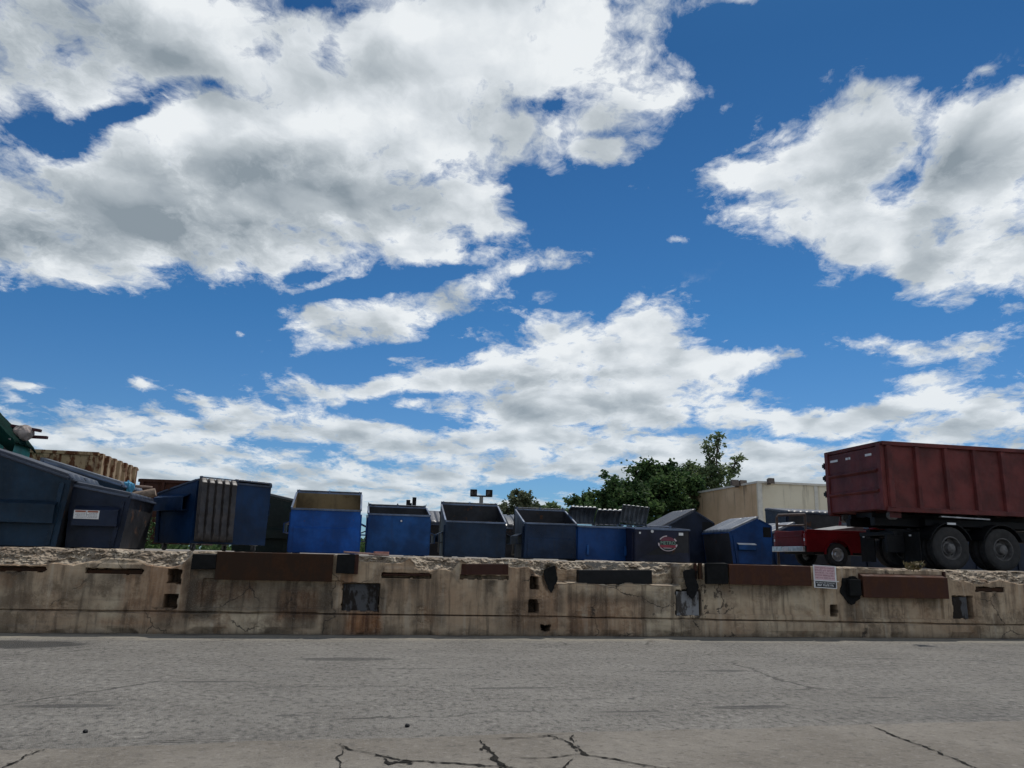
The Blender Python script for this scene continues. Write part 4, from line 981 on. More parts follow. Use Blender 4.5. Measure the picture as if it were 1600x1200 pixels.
# rear gate with stamped ledges, posts, hinges and reflectors
mb = MB(); mb.box(-.06, -.004, .10, CW - .10, .02, CH - .05)
for z in (.48, 1.0):
    mb.prism([(-.06, z - .05), (-.13, z), (-.13, z + .03), (-.06, z + .06)], .14, CW - .14, axis='y')
mb2 = [(a, c, b_) if False else None for a, c, b_ in ()]
mb.v = [(v[0], v[1], v[2]) for v in mb.v]
gate = mb.build('rear_gate', M['maroon'], box_, bevel=.006)
for y in (-.01, CW - .14):
    mb = MB(); mb.box(-.09, .03, y, y + .15, -.02, CH + .02); mb.build('corner_post', M['maroon'], box_, bevel=.008)
for z in (.55, 1.0, 1.35):
    mb = MB(); mb.box(-.10, .02, CW + .012, CW + .13, z - .05, z + .05); mb.tube([(-.04, CW + .10, z - .09), (-.04, CW + .10, z + .09)], .03, 8); mb.build('hinge', M['black'], box_)
for y, ln in ((2.0, .34), (1.42, .10), (1.30, .08), (.50, .26)):
    mb = MB(); mb.box(-.064, -.060, y - ln / 2, y + ln / 2, CH - .25, CH - .19); mb.build('reflector', M['white'], box_)
# underframe of the container
mb = MB(); mb.box(.05, CL, .70, .84, -.18, -.062); mb.box(.05, CL, CW - .84, CW - .70, -.18, -.062)
for i in range(11): mb.box(.2 + i * .62, .28 + i * .62, .84, CW - .84, -.14, -.02)
mb.build('underframe', M['black'], box_)
for y in (.15, CW - .15):
    mb = MB(); mb.lathe([(0, -.09), (.11, -.09), (.12, -.06), (.12, .06), (.11, .09), (0, .09)], (.28, y + (.05 if y < 1 else -.05), -.13), 'y', 20); mb.build('ground_roller', M['hub'], box_, smooth=True)
    mb = MB(); mb.box(.12, .44, y - .08, y - .06, -.20, -.061); mb.build('roller_bracket', M['maroon'], box_)
# chassis
mb = MB()
for y in (.72, 1.50): mb.box(.55, 7.9, y, y + .18, .78, 1.02)
for y in (.60, 1.62): mb.box(.05, 6.9, y, y + .18, 1.08, 1.29)
for x in (.8, 1.9, 3.0, 4.6, 6.2): mb.box(x, x + .14, .90, 1.50, .80, 1.0)
mb.box(.50, .60, .5, CW - .5, .84, .94); mb.box(1.35, 4.4, .35, .58, 1.10, 1.28); mb.box(.3, .8, .5, .6, .4, .84)
mb.build('frame', M['black'], truck, bevel=.01)
mb = MB(); mb.tube([(1.3, .95, .98), (6.0, .95, 1.2)], .08, 12); mb.build('hoist_cylinder', M['steel'], truck, smooth=True)
mb = MB(); mb.bar((1.55, .05, 1.33), (3.0, .05, 1.30), .10, .035); mb.build('step_rail', M['steel'], truck, bevel=.006)
mb = MB(); mb.box(1.7, 1.95, -.005, .01, 1.13, 1.18); mb.build('side_marker', M['white'], truck)
def arch(x, y0, y1, r):
    mb = MB(); pr = []
    for k in range(13): a = R(20 + 140 * k / 12); pr.append((x + math.cos(a) * r, .54 + math.sin(a) * r))
    for k in range(12, -1, -1): a = R(20 + 140 * k / 12); pr.append((x + math.cos(a) * (r - .02), .54 + math.sin(a) * (r - .02)))
    for i in range(12):
        q = [pr[i], pr[i + 1], pr[24 - i], pr[25 - i]]
        mb.prism([(a, c) for a, c in q], y0, y1, axis='y')
    return mb.build('fender', M['black'], truck)
def big_wheel(x, y, s, front=False):
    mb = MB()
    pr = [(.29, -.115), (.33, -.13), (.44, -.145), (.50, -.135), (.535, -.105), (.540, -.05), (.530, -.045), (.530, -.035), (.540, -.03), (.540, .03), (.530, .035), (.530, .045), (.540, .05), (.535, .105), (.50, .135), (.44, .145), (.33, .13), (.29, .115)]
    mb.lathe(pr, (0, 0, 0), 'y', 48)
    o = mb.build('wheel', M['rubber'], truck, smooth=True); o.location = (x, y, .54)
    mb = MB(); f = s                                                   # s = -1: outer side looks toward the dock
    mb.lathe([(.295, f * .125), (.275, f * .13), (.262, f * .09), (.255, f * -.02), (.20, f * -.045), (.17, f * -.03), (.165, f * .02), (.13, f * .03), (.115, f * .13), (.09, f * .145), (0, f * .148)], (0, 0, 0), 'y', 40)
    for k in range(10):
        a = 2 * math.pi * k / 10; mb.lathe([(.017, f * -.03), (.017, f * .005), (.0, f * .008)], (math.cos(a) * .145, 0, math.sin(a) * .145), 'y', 6)
    r_ = mb.build('rim', M['hub'], o, smooth=True)
    mb = MB()
    for k in range(5):
        a = 2 * math.pi * (k + .3) / 5; c_, s_ = math.cos(a), math.sin(a)
        mb.lathe([(.042, f * -.028), (.03, f * -.036), (0, f * -.036)], (c_ * .225, 0, s_ * .225), 'y', 14)
    mb.build('hand_hole', M['black'], o)
    return o
for x in (1.78, 3.33):
    big_wheel(x, .16, -1); big_wheel(x, .50, 1); big_wheel(x, CW - .16, 1); big_wheel(x, CW - .50, -1)
    mb = MB(); mb.tube([(x, .3, .54), (x, CW - .3, .54)], .09, 10); mb.build('axle', M['black'], truck)
for x in (1.78, 3.33): arch(x, .0, .6, .64)
for y in (.02, CW - .62):
    mb = MB(); mb.box(.86, .88, y, y + .60, .16, .92); o = mb.build('mud_flap', M['oldrubber'], truck); o['label'] = 'black rubber mud flap'
for y in (.18, CW - .35):
    mb = MB(); mb.box(.82, .84, y + .1, y + .16, .82, .86); mb.build('tail_light', M['white'], truck)
# cab (beyond the right edge of the photo)
mb = MB()
mb.prism([(8.0, .75), (8.0, 2.75), (8.25, 2.95), (9.3, 2.95), (9.75, 1.85), (11.1, 1.65), (11.25, .75)], .15, CW - .15, axis='y'); mb.build('cab', M['maroon'], truck, bevel=.05)
mb = MB(); mb.prism([(9.335, 2.8), (9.715, 1.93), (9.74, 1.94), (9.36, 2.81)], .3, CW - .3, axis='y'); mb.build('windshield', M['glass'], truck)
for y in (.145, CW - .151):
    mb = MB(); mb.prism([(8.3, 1.85), (8.3, 2.7), (9.15, 2.7), (9.5, 1.85)], y, y + .006, axis='y'); mb.build('side_window', M['glass'], truck)
for y in (.2, CW - .2): big_wheel(10.35, y, -1 if y < 1 else 1)

# ------------------------------------------------------------------ red pickup
gx, gy = seen_at(1262, 23.6)
pk = thing('pickup_truck', 'old red pickup with chrome rear bumper parked between the blue slant dumpster and the truck', 'pickup', (gx, gy, DOCK), YAW)
# local: x forward from the tail, y from the near side (0) to the far side; near side faces the dock
PW = 1.85
def side_outline():
    return [(0, .50), (0, 1.03), (.05, 1.07), (2.15, 1.10), (2.15, .46), (1.62, .42)]
def panel_with_arch(xc, r, x0, x1, z0, z1, y0, y1, mb):
    n_ = 14; arcp = [(xc + r * math.cos(math.pi - math.pi * k / n_), .36 + r * math.sin(math.pi * k / n_)) for k in range(n_ + 1)]
    # strips from the arch up to the rail, plus the pieces before and behind it
    mb.prism([(x0, z0), (xc - r, z0), (xc - r, z1), (x0, z1)], y0, y1, axis='y'); mb.prism([(xc + r, z0), (x1, z0), (x1, z1), (xc + r, z1)], y0, y1, axis='y')
    for a, c in zip(arcp, arcp[1:]):
        mb.prism([(a[0], max(a[1], z0)), (c[0], max(c[1], z0)), (c[0], z1), (a[0], z1)], y0, y1, axis='y')
mb = MB()
panel_with_arch(1.05, .43, 0.02, 2.2, .42, 1.06, 0, .06, mb); panel_with_arch(1.05, .43, 0.02, 2.2, .42, 1.06, PW - .06, PW, mb)
mb.prism([(.02, 1.0), (.05, 1.09), (2.2, 1.09), (2.2, 1.0)], -.012, .10, axis='y'); mb.prism([(.02, 1.0), (.05, 1.09), (2.2, 1.09), (2.2, 1.0)], PW - .10, PW + .012, axis='y')
mb.box(.1, 2.2, .06, PW - .06, .60, .64); mb.box(2.17, 2.2, .06, PW - .06, .64, 1.09)
mb.build('bed', M['redcar'], pk, bevel=.012)
mb = MB(); mb.box(-.03, .03, .14, PW - .14, .56, 1.05); mb.box(-.045, -.03, .2, PW - .2, .86, .90); mb.build('tailgate', M['redcar'], pk, bevel=.012)
for y in (.02, PW - .12):
    mb = MB(); mb.box(-.02, .02, y, y + .10, .60, .98); tl = mb.build('tail_light', plain('tail_lens', (.22, .012, .012), .25, 0, .1, 6, 0) if y < 1 else bpy.data.materials['tail_lens'], pk)
    mb = MB(); mb.box(-.026, -.02, y + .02, y + .08, .74, .82); mb.build('reversing_lens', M['white'], tl)
mb = MB(); mb.box(-.16, -.06, -.02, PW + .02, .42, .58); mb.box(-.06, .0, .3, PW - .3, .44, .54); mb.build('rear_bumper', M['chrome'], pk, bevel=.015)
mb = MB(); mb.box(-.172, -.161, PW / 2 - .16, PW / 2 + .16, .44, .56); mb.build('number_plate', M['white'], pk)
mb = MB()
n_ = 14; 
for k in range(n_):
    a0, a1 = math.pi * k / n_, math.pi * (k + 1) / n_
    P = [(1.05 - .47 * math.cos(a0), .36 + .47 * math.sin(a0)), (1.05 - .47 * math.cos(a1), .36 + .47 * math.sin(a1)), (1.05 - .425 * math.cos(a1), .36 + .425 * math.sin(a1)), (1.05 - .425 * math.cos(a0), .36 + .425 * math.sin(a0))]
    mb.prism(P, -.035, .02, axis='y')
mb.build('wheel_arch_trim', M['redcar'], pk, smooth=True)
mb = MB(); mb.box(.3, 5.0, .1, PW - .1, .36, .52); mb.build('underbody', M['black'], pk)
mb = MB(); mb.prism([(2.24, .42), (2.24, 1.10), (2.30, 1.13), (2.42, 1.62), (3.45, 1.64), (3.95, 1.12), (5.1, 1.02), (5.2, .80), (5.2, .42)], .0, PW, axis='y'); mb.build('cab', M['redcar'], pk, bevel=.03)
for y in (-.004, PW - .004):
    mb = MB(); mb.prism([(2.44, 1.17), (2.52, 1.56), (3.38, 1.58), (3.74, 1.17)], y, y + .008, axis='y'); mb.build('side_window', M['glass'], pk)
mb = MB(); mb.prism([(2.315, 1.18), (2.405, 1.57), (2.40, 1.575), (2.305, 1.18)], .2, PW - .2, axis='y'); mb.build('rear_window', M['glass'], pk)
def car_wheel(x, y, s):
    mb = MB(); mb.lathe([(.20, -.09), (.25, -.11), (.33, -.10), (.355, -.07), (.36, 0), (.355, .07), (.33, .10), (.25, .11), (.20, .09)], (0, 0, 0), 'y', 32)
    o = mb.build('wheel', M['rubber'], pk, smooth=True); o.location = (x, y, .36)
    mb = MB(); f = s; mb.lathe([(.205, f * .09), (.19, f * .10), (.175, f * .05), (.10, f * .045), (.07, f * .085), (.0, f * .09)], (0, 0, 0), 'y', 28)
    mb.build('rim', M['chrome'], o, smooth=True)
for x in (1.05, 4.35):
    for y in (.12, PW - .12): car_wheel(x, y, -1 if y < 1 else 1)
# loose grey cover leaning over the bed
mb = MB(); mb.hexa([(.95, .12, 1.095), (2.05, .12, 1.095), (2.05, 1.5, 1.10), (.95, 1.5, 1.10), (.95, .12, 1.10), (2.05, .10, 1.25), (2.05, 1.5, 1.30), (.95, 1.5, 1.12)])
o = mb.build('bed_cover', plain('grey_cover', (.20, .195, .19), .7, 0, .3, 6, .2), pk, bevel=.01); o['label'] = 'grey wedge-shaped cover over the pickup bed'

# added dark backdrop standing in for the shade under the truck
x_, y_ = seen_at(1318, 31); v_ = Vector((x_, y_, 0)) - W0
dk_ = thing('shade_backdrop', 'dark ribbed box added behind the truck wheels to darken the gap', 'container', yard(v_.dot(U), v_.dot(T), DOCK), YAW)
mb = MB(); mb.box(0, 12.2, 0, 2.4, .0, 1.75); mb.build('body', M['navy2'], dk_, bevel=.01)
for i in range(13): mb = MB(); mb.box(.05 + i, .15 + i, -.05, -.002, .02, 1.72); mb.build('side_rib', M['navy2'], dk_)

# brown pipe rail beside the pickup
rl = thing('pipe_rail', 'brown bent pipe rail standing behind the red pickup, left of the dark blue dumpster', 'rail', (0, 0, 0), 0)
ax_, ay_ = seen_at(1217, 25.8); bx_, by_ = seen_at(1262, 26.6)
mb = MB(); zt = DOCK + 1.62
mb.tube([(ax_, ay_, DOCK), (ax_, ay_, zt - .08), (ax_ + .06, ay_ + .02, zt), (bx_, by_, zt + .10)], .045, 8); mb.tube([(ax_, ay_, zt - .35), (bx_, by_, zt - .26)], .03, 8); mb.tube([(bx_, by_, DOCK), (bx_, by_, zt + .10)], .045, 8)
mb.build('pipe_frame', plain('brown_pipe', (.09, .06, .045), .6, 0, .3, 9, .2), rl, smooth=True)
# ------------------------------------------------------------------ scrap and containers at the far left
x0, y0 = seen_at(130, 20.2); v_ = Vector((x0, y0, 0)) - W0
CS, CT = v_.dot(U), v_.dot(T)
tc_ = thing('scrap_container', 'tan roll-off container streaked with rust behind the navy dumpsters at far left', 'container', yard(CS, CT, DOCK), YAW)
CW2, CL2, CH2 = 2.35, 3.9, 2.40
mb = MB(); mb.box(-CW2, 0, 0, .04, .25, CH2); mb.box(-CW2, -CW2 + .03, .04, CL2, .25, CH2); mb.box(-.03, 0, .04, CL2, .25, CH2); mb.box(-CW2 + .03, -.03, CL2 - .04, CL2, .25, CH2); mb.box(-CW2 + .03, -.03, .04, CL2 - .04, .25, .29)
mb.build('body', M['tanrust'], tc_, bevel=.006)
mb = MB(); mb.box(-CW2 - .05, .06, -.05, .05, CH2 - .02, CH2 + .07); mb.box(-.06, .07, .05, CL2, CH2 - .02, CH2 + .05); mb.box(-CW2 - .05, -CW2 + .06, .05, CL2, CH2 - .02, CH2 + .05); mb.build('top_rail', M['tanrust'], tc_, bevel=.008)
for i in range(7):
    y = .06 + i * .54
    mb = MB(); mb.prism([(.0, y), (.13, y + .05), (.13, y + .25), (.0, y + .30)], .25, CH2 + .055, axis='z'); mb.build('side_rib', M['tanrust'], tc_, bevel=.01)
for x in (-CW2, -1.25, -1.02, -.16):
    mb = MB(); mb.box(x, x + .14, -.06, -.002, .25, CH2 - .03); mb.build('end_post', M['tanrust'], tc_, bevel=.008)
mb = MB(); mb.box(-1.32, -.92, -.10, -.061, CH2 - .42, CH2 - .30); mb.tube([(-1.15, -.12, CH2 - .5), (-1.15, -.12, CH2 - .15)], .04, 8); mb.build('latch', M['brownrust'], tc_)

x0, y0 = seen_at(205, 27.5); v_ = Vector((x0, y0, 0)) - W0
bc = thing('scrap_container', 'dark brown rusted container low behind the dark blue dumpster on casters', 'container', yard(v_.dot(U), v_.dot(T), DOCK), YAW)
mb = MB(); mb.box(0, 2.3, 0, .04, .2, 2.45); mb.box(0, .04, .04, 2.3, .2, 2.45); mb.box(2.26, 2.3, .04, 2.3, .2, 2.45); mb.box(.04, 2.26, 2.26, 2.3, .2, 2.45); mb.box(.04, 2.26, .04, 2.26, .2, .24); mb.build('body', M['brownrust'], bc)
mb = MB(); mb.box(-.05, 2.35, -.06, .05, 2.33, 2.44); mb.build('top_rail', M['brownrust'], bc, bevel=.01)
for i in range(4):
    mb = MB(); mb.box(.05 + i * .7, .15 + i * .7, -.07, -.002, .2, 2.42); mb.build('side_rib', M['brownrust'], bc, bevel=.008)

# turquoise container heaped with covers and scrap
x0, y0 = seen_at(-12, 17.6); v_ = Vector((x0, y0, 0)) - W0
gc = thing('turquoise_container', 'turquoise container rising behind the navy dumpster at the left edge', 'container', yard(v_.dot(U), v_.dot(T), DOCK), YAW)
mb = MB(); GH = 2.42
mb.box(-2.4, 0, 0, .03, .1, GH); mb.box(-.03, 0, .03, 1.2, .1, GH); mb.box(-2.4, -2.37, .03, 1.2, .1, GH); mb.box(-2.37, -.03, 1.17, 1.2, .1, GH); mb.box(-2.37, -.03, .03, 1.17, .1, .14); mb.build('body', M['turq'], gc, bevel=.006)
mb = MB(); mb.box(-.10, .02, -.03, .02, .1, GH); mb.build('corner_post', M['lightgrey'], gc, bevel=.006)
M['tarp'] = plain('dark_green_tarp', (.004, .020, .016), .9, 0, .35, 3, .4, .04); M['greyboard'] = plain('grey_board', (.115, .11, .115), .7, 0, .25, 5, .2)
# draped cover: ridge outside the picture, falling to the right
nx, ny = 26, 14; V = []; F = []
for j in range(ny + 1):
    for i in range(nx + 1):
        u = i / nx; v = j / ny
        x = -1.7 + 1.82 * u; z = GH + .0 + 1.75 * (1 - u)
        z += (float(fbm(u * 5, v * 5, 5)) - .5) * .14 - (.16 * abs(v - .4))
        if i == nx: z -= .05
        if j == 0: z -= .30
        V.append((x, -.10 + 1.35 * v, z)); 
for j in range(ny):
    for i in range(nx): a = j * (nx + 1) + i; F.append((a, a + 1, a + nx + 2, a + nx + 1))
mb = MB(); mb.v = V; mb.f = F; mb.m = [0] * len(F); o = mb.build('tarpaulin', M['tarp'], smooth=True); md = o.modifiers.new('shell', 'SOLIDIFY'); md.thickness = .03
o.location = gc.location; o.rotation_euler = (0, 0, YAW); tag(o, 'dark green sheet draped over the turquoise container at the left edge', 'tarpaulin')
mb = MB(); mb.hexa([(-2.3, -.08, 1.2), (-.25, -.08, 1.2), (-.25, -.04, 1.2), (-2.3, -.04, 1.2), (-2.3, -.07, 3.15), (-.52, -.07, 2.98), (-.52, -.035, 2.98), (-2.3, -.035, 3.15)]); o = mb.build('board', M['greyboard'], bevel=.006)
o.location = gc.location; o.rotation_euler = (0, 0, YAW); tag(o, 'tall grey board leaning on the turquoise container at the left edge', 'board')
def crumple(name, label, cat, loc, size, mat, seed, sub=3, amp=.3):
    bm = bmesh.new(); bmesh.ops.create_icosphere(bm, subdivisions=sub, radius=1)
    for v in bm.verts:
        f = 1 + amp * (float(fbm(v.co.x * 2.2 + 7, v.co.y * 2.2 + v.co.z * 1.7 + seed, seed, 4, .6)) - .5) * 2
        v.co = Vector((v.co.x * size[0], v.co.y * size[1], v.co.z * size[2])) * f
    me = bpy.data.meshes.new(name); bm.to_mesh(me); bm.free(); me.materials.append(mat)
    o = bpy.data.objects.new(name, me); col.objects.link(o); o.location = loc; o.rotation_euler = (0, 0, YAW); return tag(o, label, cat)
M['bag'] = plain('pale_insulation', (.36, .30, .27), .8, 0, .35, 6, .5)
bx = gc.location + U * .02 + T * .6
crumple('rubbish_bag', 'pale crumpled bag on the right corner of the green sheet', 'bag', bx + Vector((0, 0, GH + .22)), (.22, .22, .20), M['bag'], 3)
for k, (dz, ln, ry, lab) in enumerate(((.34, .34, 8, 'upper dark red board sticking out to the right of the pale bag'), (.16, .46, 1, 'lower dark red board sticking out to the right under the pale bag'))):
    mb = MB(); mb.box(-.35, ln, -.05, .05, -.035, .035); o = mb.build('board', plain('dark_red_board_%d' % k, (.055, .014, .018), .7, 0, .4, 8, .3), bevel=.006)
    o.location = gc.location + U * .06 + T * (.62 + .12 * k) + Vector((0, 0, GH + dz)); o.rotation_euler = (0, R(ry), YAW - .1); tag(o, lab, 'board')

# rolled carpet, pale pole and blue cloth lying on the small navy dumpster and the one behind it
zt = DOCK + 1.62
def on_yard_px(px, py, depth): d = ray(px, py); k = depth / d.y; return Vector((d.x * k, d.y * k, EYE + d.z * k))
p0 = on_yard_px(188, 779, 17.8); p1 = on_yard_px(243, 769, 18.0)
mb = MB(); mb.tube([p0, p0.lerp(p1, .5) + Vector((0, 0, -.015)), p1], [.10, .11, .095], 14); o = mb.build('carpet_roll', plain('tan_carpet', (.26, .19, .14), .9, 0, .3, 12, .4), smooth=True); tag(o, 'tan rolled carpet lying across the dumpsters beside the blue cloth', 'carpet roll')
p0 = on_yard_px(195, 758, 18.3); p1 = on_yard_px(238, 762, 18.5)
mb = MB(); mb.tube([p0, p1], .035, 8); o = mb.build('pole', plain('tan_pole', (.25, .17, .13), .8, 0, .3, 12, .3), smooth=True); tag(o, 'thin tan pole just above the rolled carpet', 'pole')
M['cloth'] = plain('bright_blue_cloth', (.10, .36, .55), .8, 0, .35, 7, .4)
crumple('cloth', 'bright light-blue cloth bundled at the end of the rolled carpet', 'cloth', on_yard_px(200, 762, 17.7), (.11, .10, .15), M['cloth'], 9, 3, .7)

# twin black pipes behind the low blue dumpster
tp = thing('twin_pipes', 'two black vertical pipes with a thin rod between them behind the low blue dumpster', 'pipes', (0, 0, 0))
for px_, ht in ((633.5, 781), (643, 777), (638, 786)):
    x_, y_ = seen_at(px_, 27); top = on_yard_px(px_, ht, 27).z
    mb = MB(); mb.tube([(x_, y_, DOCK), (x_, y_, top)], .07 if px_ != 638 else .03, 10); mb.build('pipe', M['black'], tp, smooth=True)

# flood light mast
x_, y_ = seen_at(749, 62); top = on_yard_px(749, 776, 62).z
fl = thing('floodlight_mast', 'grey pole with two square floodlights behind the steep slate dumpster', 'floodlight', (x_, y_, 0))
mb = MB(); mb.tube([(0, 0, 0), (0, 0, top)], [.22, .15], 10); mb.box(-.10, .10, -.16, .16, top - .75, top - .3); mb.build('pole', plain('grey_pole', (.18, .18, .17), .6), fl)
mb = MB(); mb.box(-.75, .75, -.06, .06, top - .02, top + .1); mb.build('crossarm', M['black'], fl)
for dx_ in (-.62, .62):
    mb = MB(); mb.box(dx_ - .27, dx_ + .27, -.3, .05, top - .02, top + .55); a = mb.build('lamp_head', M['black'], fl, bevel=.03)
    mb = MB(); mb.box(dx_ - .17, dx_ + .17, -.32, -.302, top + .1, top + .43); mb.build('lens', M['bluegrey'], a)

# weeds
M['leaf_weed'] = plain('weed_leaf', (.05, .13, .03), .6, 0, .5, 9, 0)
def weed(label, px, depth, h, w, n_, seed, z=DOCK, mat='leaf_weed', group=None):
    q = random.Random(seed); mb = MB(); x, y = seen_at(px, depth)
    for i in range(n_):
        a = q.uniform(0, 6.28); rr_ = q.uniform(0, w); zz_ = q.uniform(.05, 1) * h; c = Vector((math.cos(a) * rr_ * (.4 + .6 * zz_ / h), math.sin(a) * rr_ * (.4 + .6 * zz_ / h), zz_))
        s = q.uniform(.03, .07); d = Vector((q.uniform(-1, 1), q.uniform(-1, 1), q.uniform(-.3, 1))).normalized(); e_ = d.cross(Vector((q.uniform(-1, 1), q.uniform(-1, 1), .3))).normalized()
        mb.poly([c - d * s, c + e_ * s * .4, c + d * s, c - e_ * s * .4])
    t = thing('weed', label, 'weed', (x, y, z), 0, group); mb.build('foliage', M[mat], t, fix=False)
    mb = MB()
    for i in range(6):
        a = q.uniform(0, 6.28); mb.tube([(0, 0, 0), (math.cos(a) * w * .3, math.sin(a) * w * .3, h * .5), (math.cos(a) * w * .6, math.sin(a) * w * .6, h * .9)], [.008, .006, .003], 5)
    mb.build('stem', M['leaf_weed'], t)
weed('green weed growing between the labelled navy dumpster and the dumpster on casters', 226, 18.6, .75, .35, 240, 3)
M['leaf_dry'] = plain('dry_weed_leaf', (.16, .12, .05), .7, 0, .4, 9, 0)
sW, _z = on_wall(1428, 890); pW = yard(sW, .25, DOCK)
weed('dry brown weeds on the sloping rusted plate in front of the truck wheels', 1428, 15.4, .14, .28, 160, 5, DOCK + .0, 'leaf_dry')

# ------------------------------------------------------------------ warehouse
cx, cy = seen_at(1190, 45); v_ = Vector((cx, cy, 0)) - W0
bd = thing('warehouse', 'tan and cream flat-roofed warehouse behind the red pickup', 'building', yard(v_.dot(U), v_.dot(T), 0), YAW)
BZ = on_yard_px(1190, 755, 45).z; BW, BL = 16.0, 12.4
def wallmat(name, c1, c2, st):
    m, n, b = newmat(name); tco = n.n.new('ShaderNodeTexCoord'); p = tco.outputs['Object']; ox, oy, oz = n.sep(p)
    drip = n.noise(n.xyz(n.m('MULTIPLY', ox, 2.2), n.m('MULTIPLY', oy, 2.2), n.m('MULTIPLY', oz, .22)), 1.0, 6, .65); big = n.noise(p, .5, 5, .6)
    c = n.mix(n.sm(big, .3, .7), c1, c2); top = n.sm(oz, BZ - 2.6, BZ, 0, 1)
    c = n.mix(n.m('MULTIPLY', n.m('MULTIPLY', n.sm(drip, .52, .68), top), .75), c, st)
    ln = n.m('FRACT', n.m('MULTIPLY', oz, .5)); c = n.mix(n.m('MULTIPLY', n.sm(ln, .03, .0), .3), c, tuple(x * .5 for x in c1))
    setc(b, n, c, .9, 0, .2); bump(n, b, n.noise(p, 9, 4, .6), .2, .02); return m
M['wall_tan'] = wallmat('tan_wall', (.58, .40, .24), (.72, .52, .33), (.16, .115, .085)); M['wall_cream'] = wallmat('cream_wall', (.70, .61, .45), (.80, .72, .55), (.30, .26, .20))
M['trimw'] = plain('pale_trim', (.66, .62, .54), .7, 0, .1, 4, .05)
mb = MB(); mb.box(0, BW, 0, .2, 0, BZ); f = mb.build('wall', M['wall_cream'], bd); f['label'] = 'cream side wall'
mb = MB(); mb.box(-.003, .2, .2, BL, 0, BZ - .0); f = mb.build('wall', M['wall_tan'], bd); f['label'] = 'tan end wall'
mb = MB(); mb.box(BW - .2, BW, .2, BL, 0, BZ); mb.box(.2, BW - .2, BL - .2, BL, 0, BZ); mb.build('wall', M['wall_cream'], bd)
mb = MB(); mb.box(.2, BW - .2, .2, BL - .2, BZ - .5, BZ - .3); mb.build('roof', M['lidgrey'], bd)
mb = MB(); mb.box(-.08, BW + .08, -.08, .25, BZ, BZ + .12); mb.box(-.08, .25, .25, BL + .05, BZ, BZ + .12); mb.build('roof_edge', M['trimw'], bd)
mb = MB(); mb.box(-.06, .22, -.05, -.004, 0, BZ - .002); mb.build('corner_trim', M['trimw'], bd)
for x in (3.6, 7.2, 10.8): mb = MB(); mb.box(x, x + .22, -.04, -.004, 0, BZ - .01); mb.build('wall_pilaster', M['trimw'], bd)
def wall_light(x, y, z, s, two=False):
    mb = MB(); mb.box(x - .10 * s, x + .10 * s, y - .25 * s, y, z - .1 * s, z + .05 * s)
    for q in ((-.28, .28) if two else (0,)):
        mb.hexa([(x + q * s - .24 * s, y - .55 * s, z - .05 * s), (x + q * s + .24 * s, y - .55 * s, z - .05 * s), (x + q * s + .22 * s, y - .2 * s, z + .05 * s), (x + q * s - .22 * s, y - .2 * s, z + .05 * s), (x + q * s - .24 * s, y - .5 * s, z + .36 * s), (x + q * s + .24 * s, y - .5 * s, z + .36 * s), (x + q * s + .2 * s, y - .16 * s, z + .30 * s), (x + q * s - .2 * s, y - .16 * s, z + .30 * s)])
    return mb.build('wall_light', plain('dusty_lamp_housing_%d' % int(x * 10 + y * 10), (.14, .11, .09), .7), bd, bevel=.02)
wall_light(-.15, 2.4, BZ + .02, .95, True); wall_light(.62, -.05, BZ - .0, .8); wall_light(-.12, BL - .3, BZ - .1, .8)
mb = MB()
for x in (1.3, 3.2): mb.tube([(x, -.5, 1.3), (x, -.5, 3.6)], .03, 6)
mb.tube([(1.3, -.5, 3.6), (5.2, -.5, 3.6)], .03, 6); mb.tube([(1.3, -.5, 3.0), (5.2, -.5, 3.0)], .03, 6); mb.build('handrail', M['steel'], bd)

# ------------------------------------------------------------------ trees
def leafmat(name, c1, c2, c3):
    m, n, b = newmat(name); g = n.n.new('ShaderNodeNewGeometry'); r_ = g.outputs['Random Per Island']
    p = g.outputs['Position']; cl = n.noise(p, .55, 3, .6)
    c = n.mix(r_, c1, c2); c = n.mix(n.sm(n.m('ADD', cl, n.m('MULTIPLY', r_, .25)), .5, .75), c, c3)
    setc(b, n, c, .7, 0, .12)
    tr = n.n.new('ShaderNodeBsdfTranslucent'); n.l.new(c, tr.inputs[0]); mx = n.n.new('ShaderNodeMixShader'); mx.inputs[0].default_value = .42
    n.l.new(b.outputs[0], mx.inputs[1]); n.l.new(tr.outputs[0], mx.inputs[2]); out = n.n.get('Material Output'); n.l.new(mx.outputs[0], out.inputs[0]); return m
M['leaf_dark'] = leafmat('dark_leaves', (.026, .058, .022), (.050, .095, .034), (.095, .155, .055)); M['leaf_mid'] = leafmat('mid_leaves', (.08, .13, .05), (.13, .18, .08), (.20, .25, .12)); M['leaf_grey'] = leafmat('grey_green_leaves', (.08, .11, .06), (.13, .16, .09), (.19, .21, .13))
M['bark'] = plain('bark', (.075, .058, .045), .9, 0, .35, 9, .6)
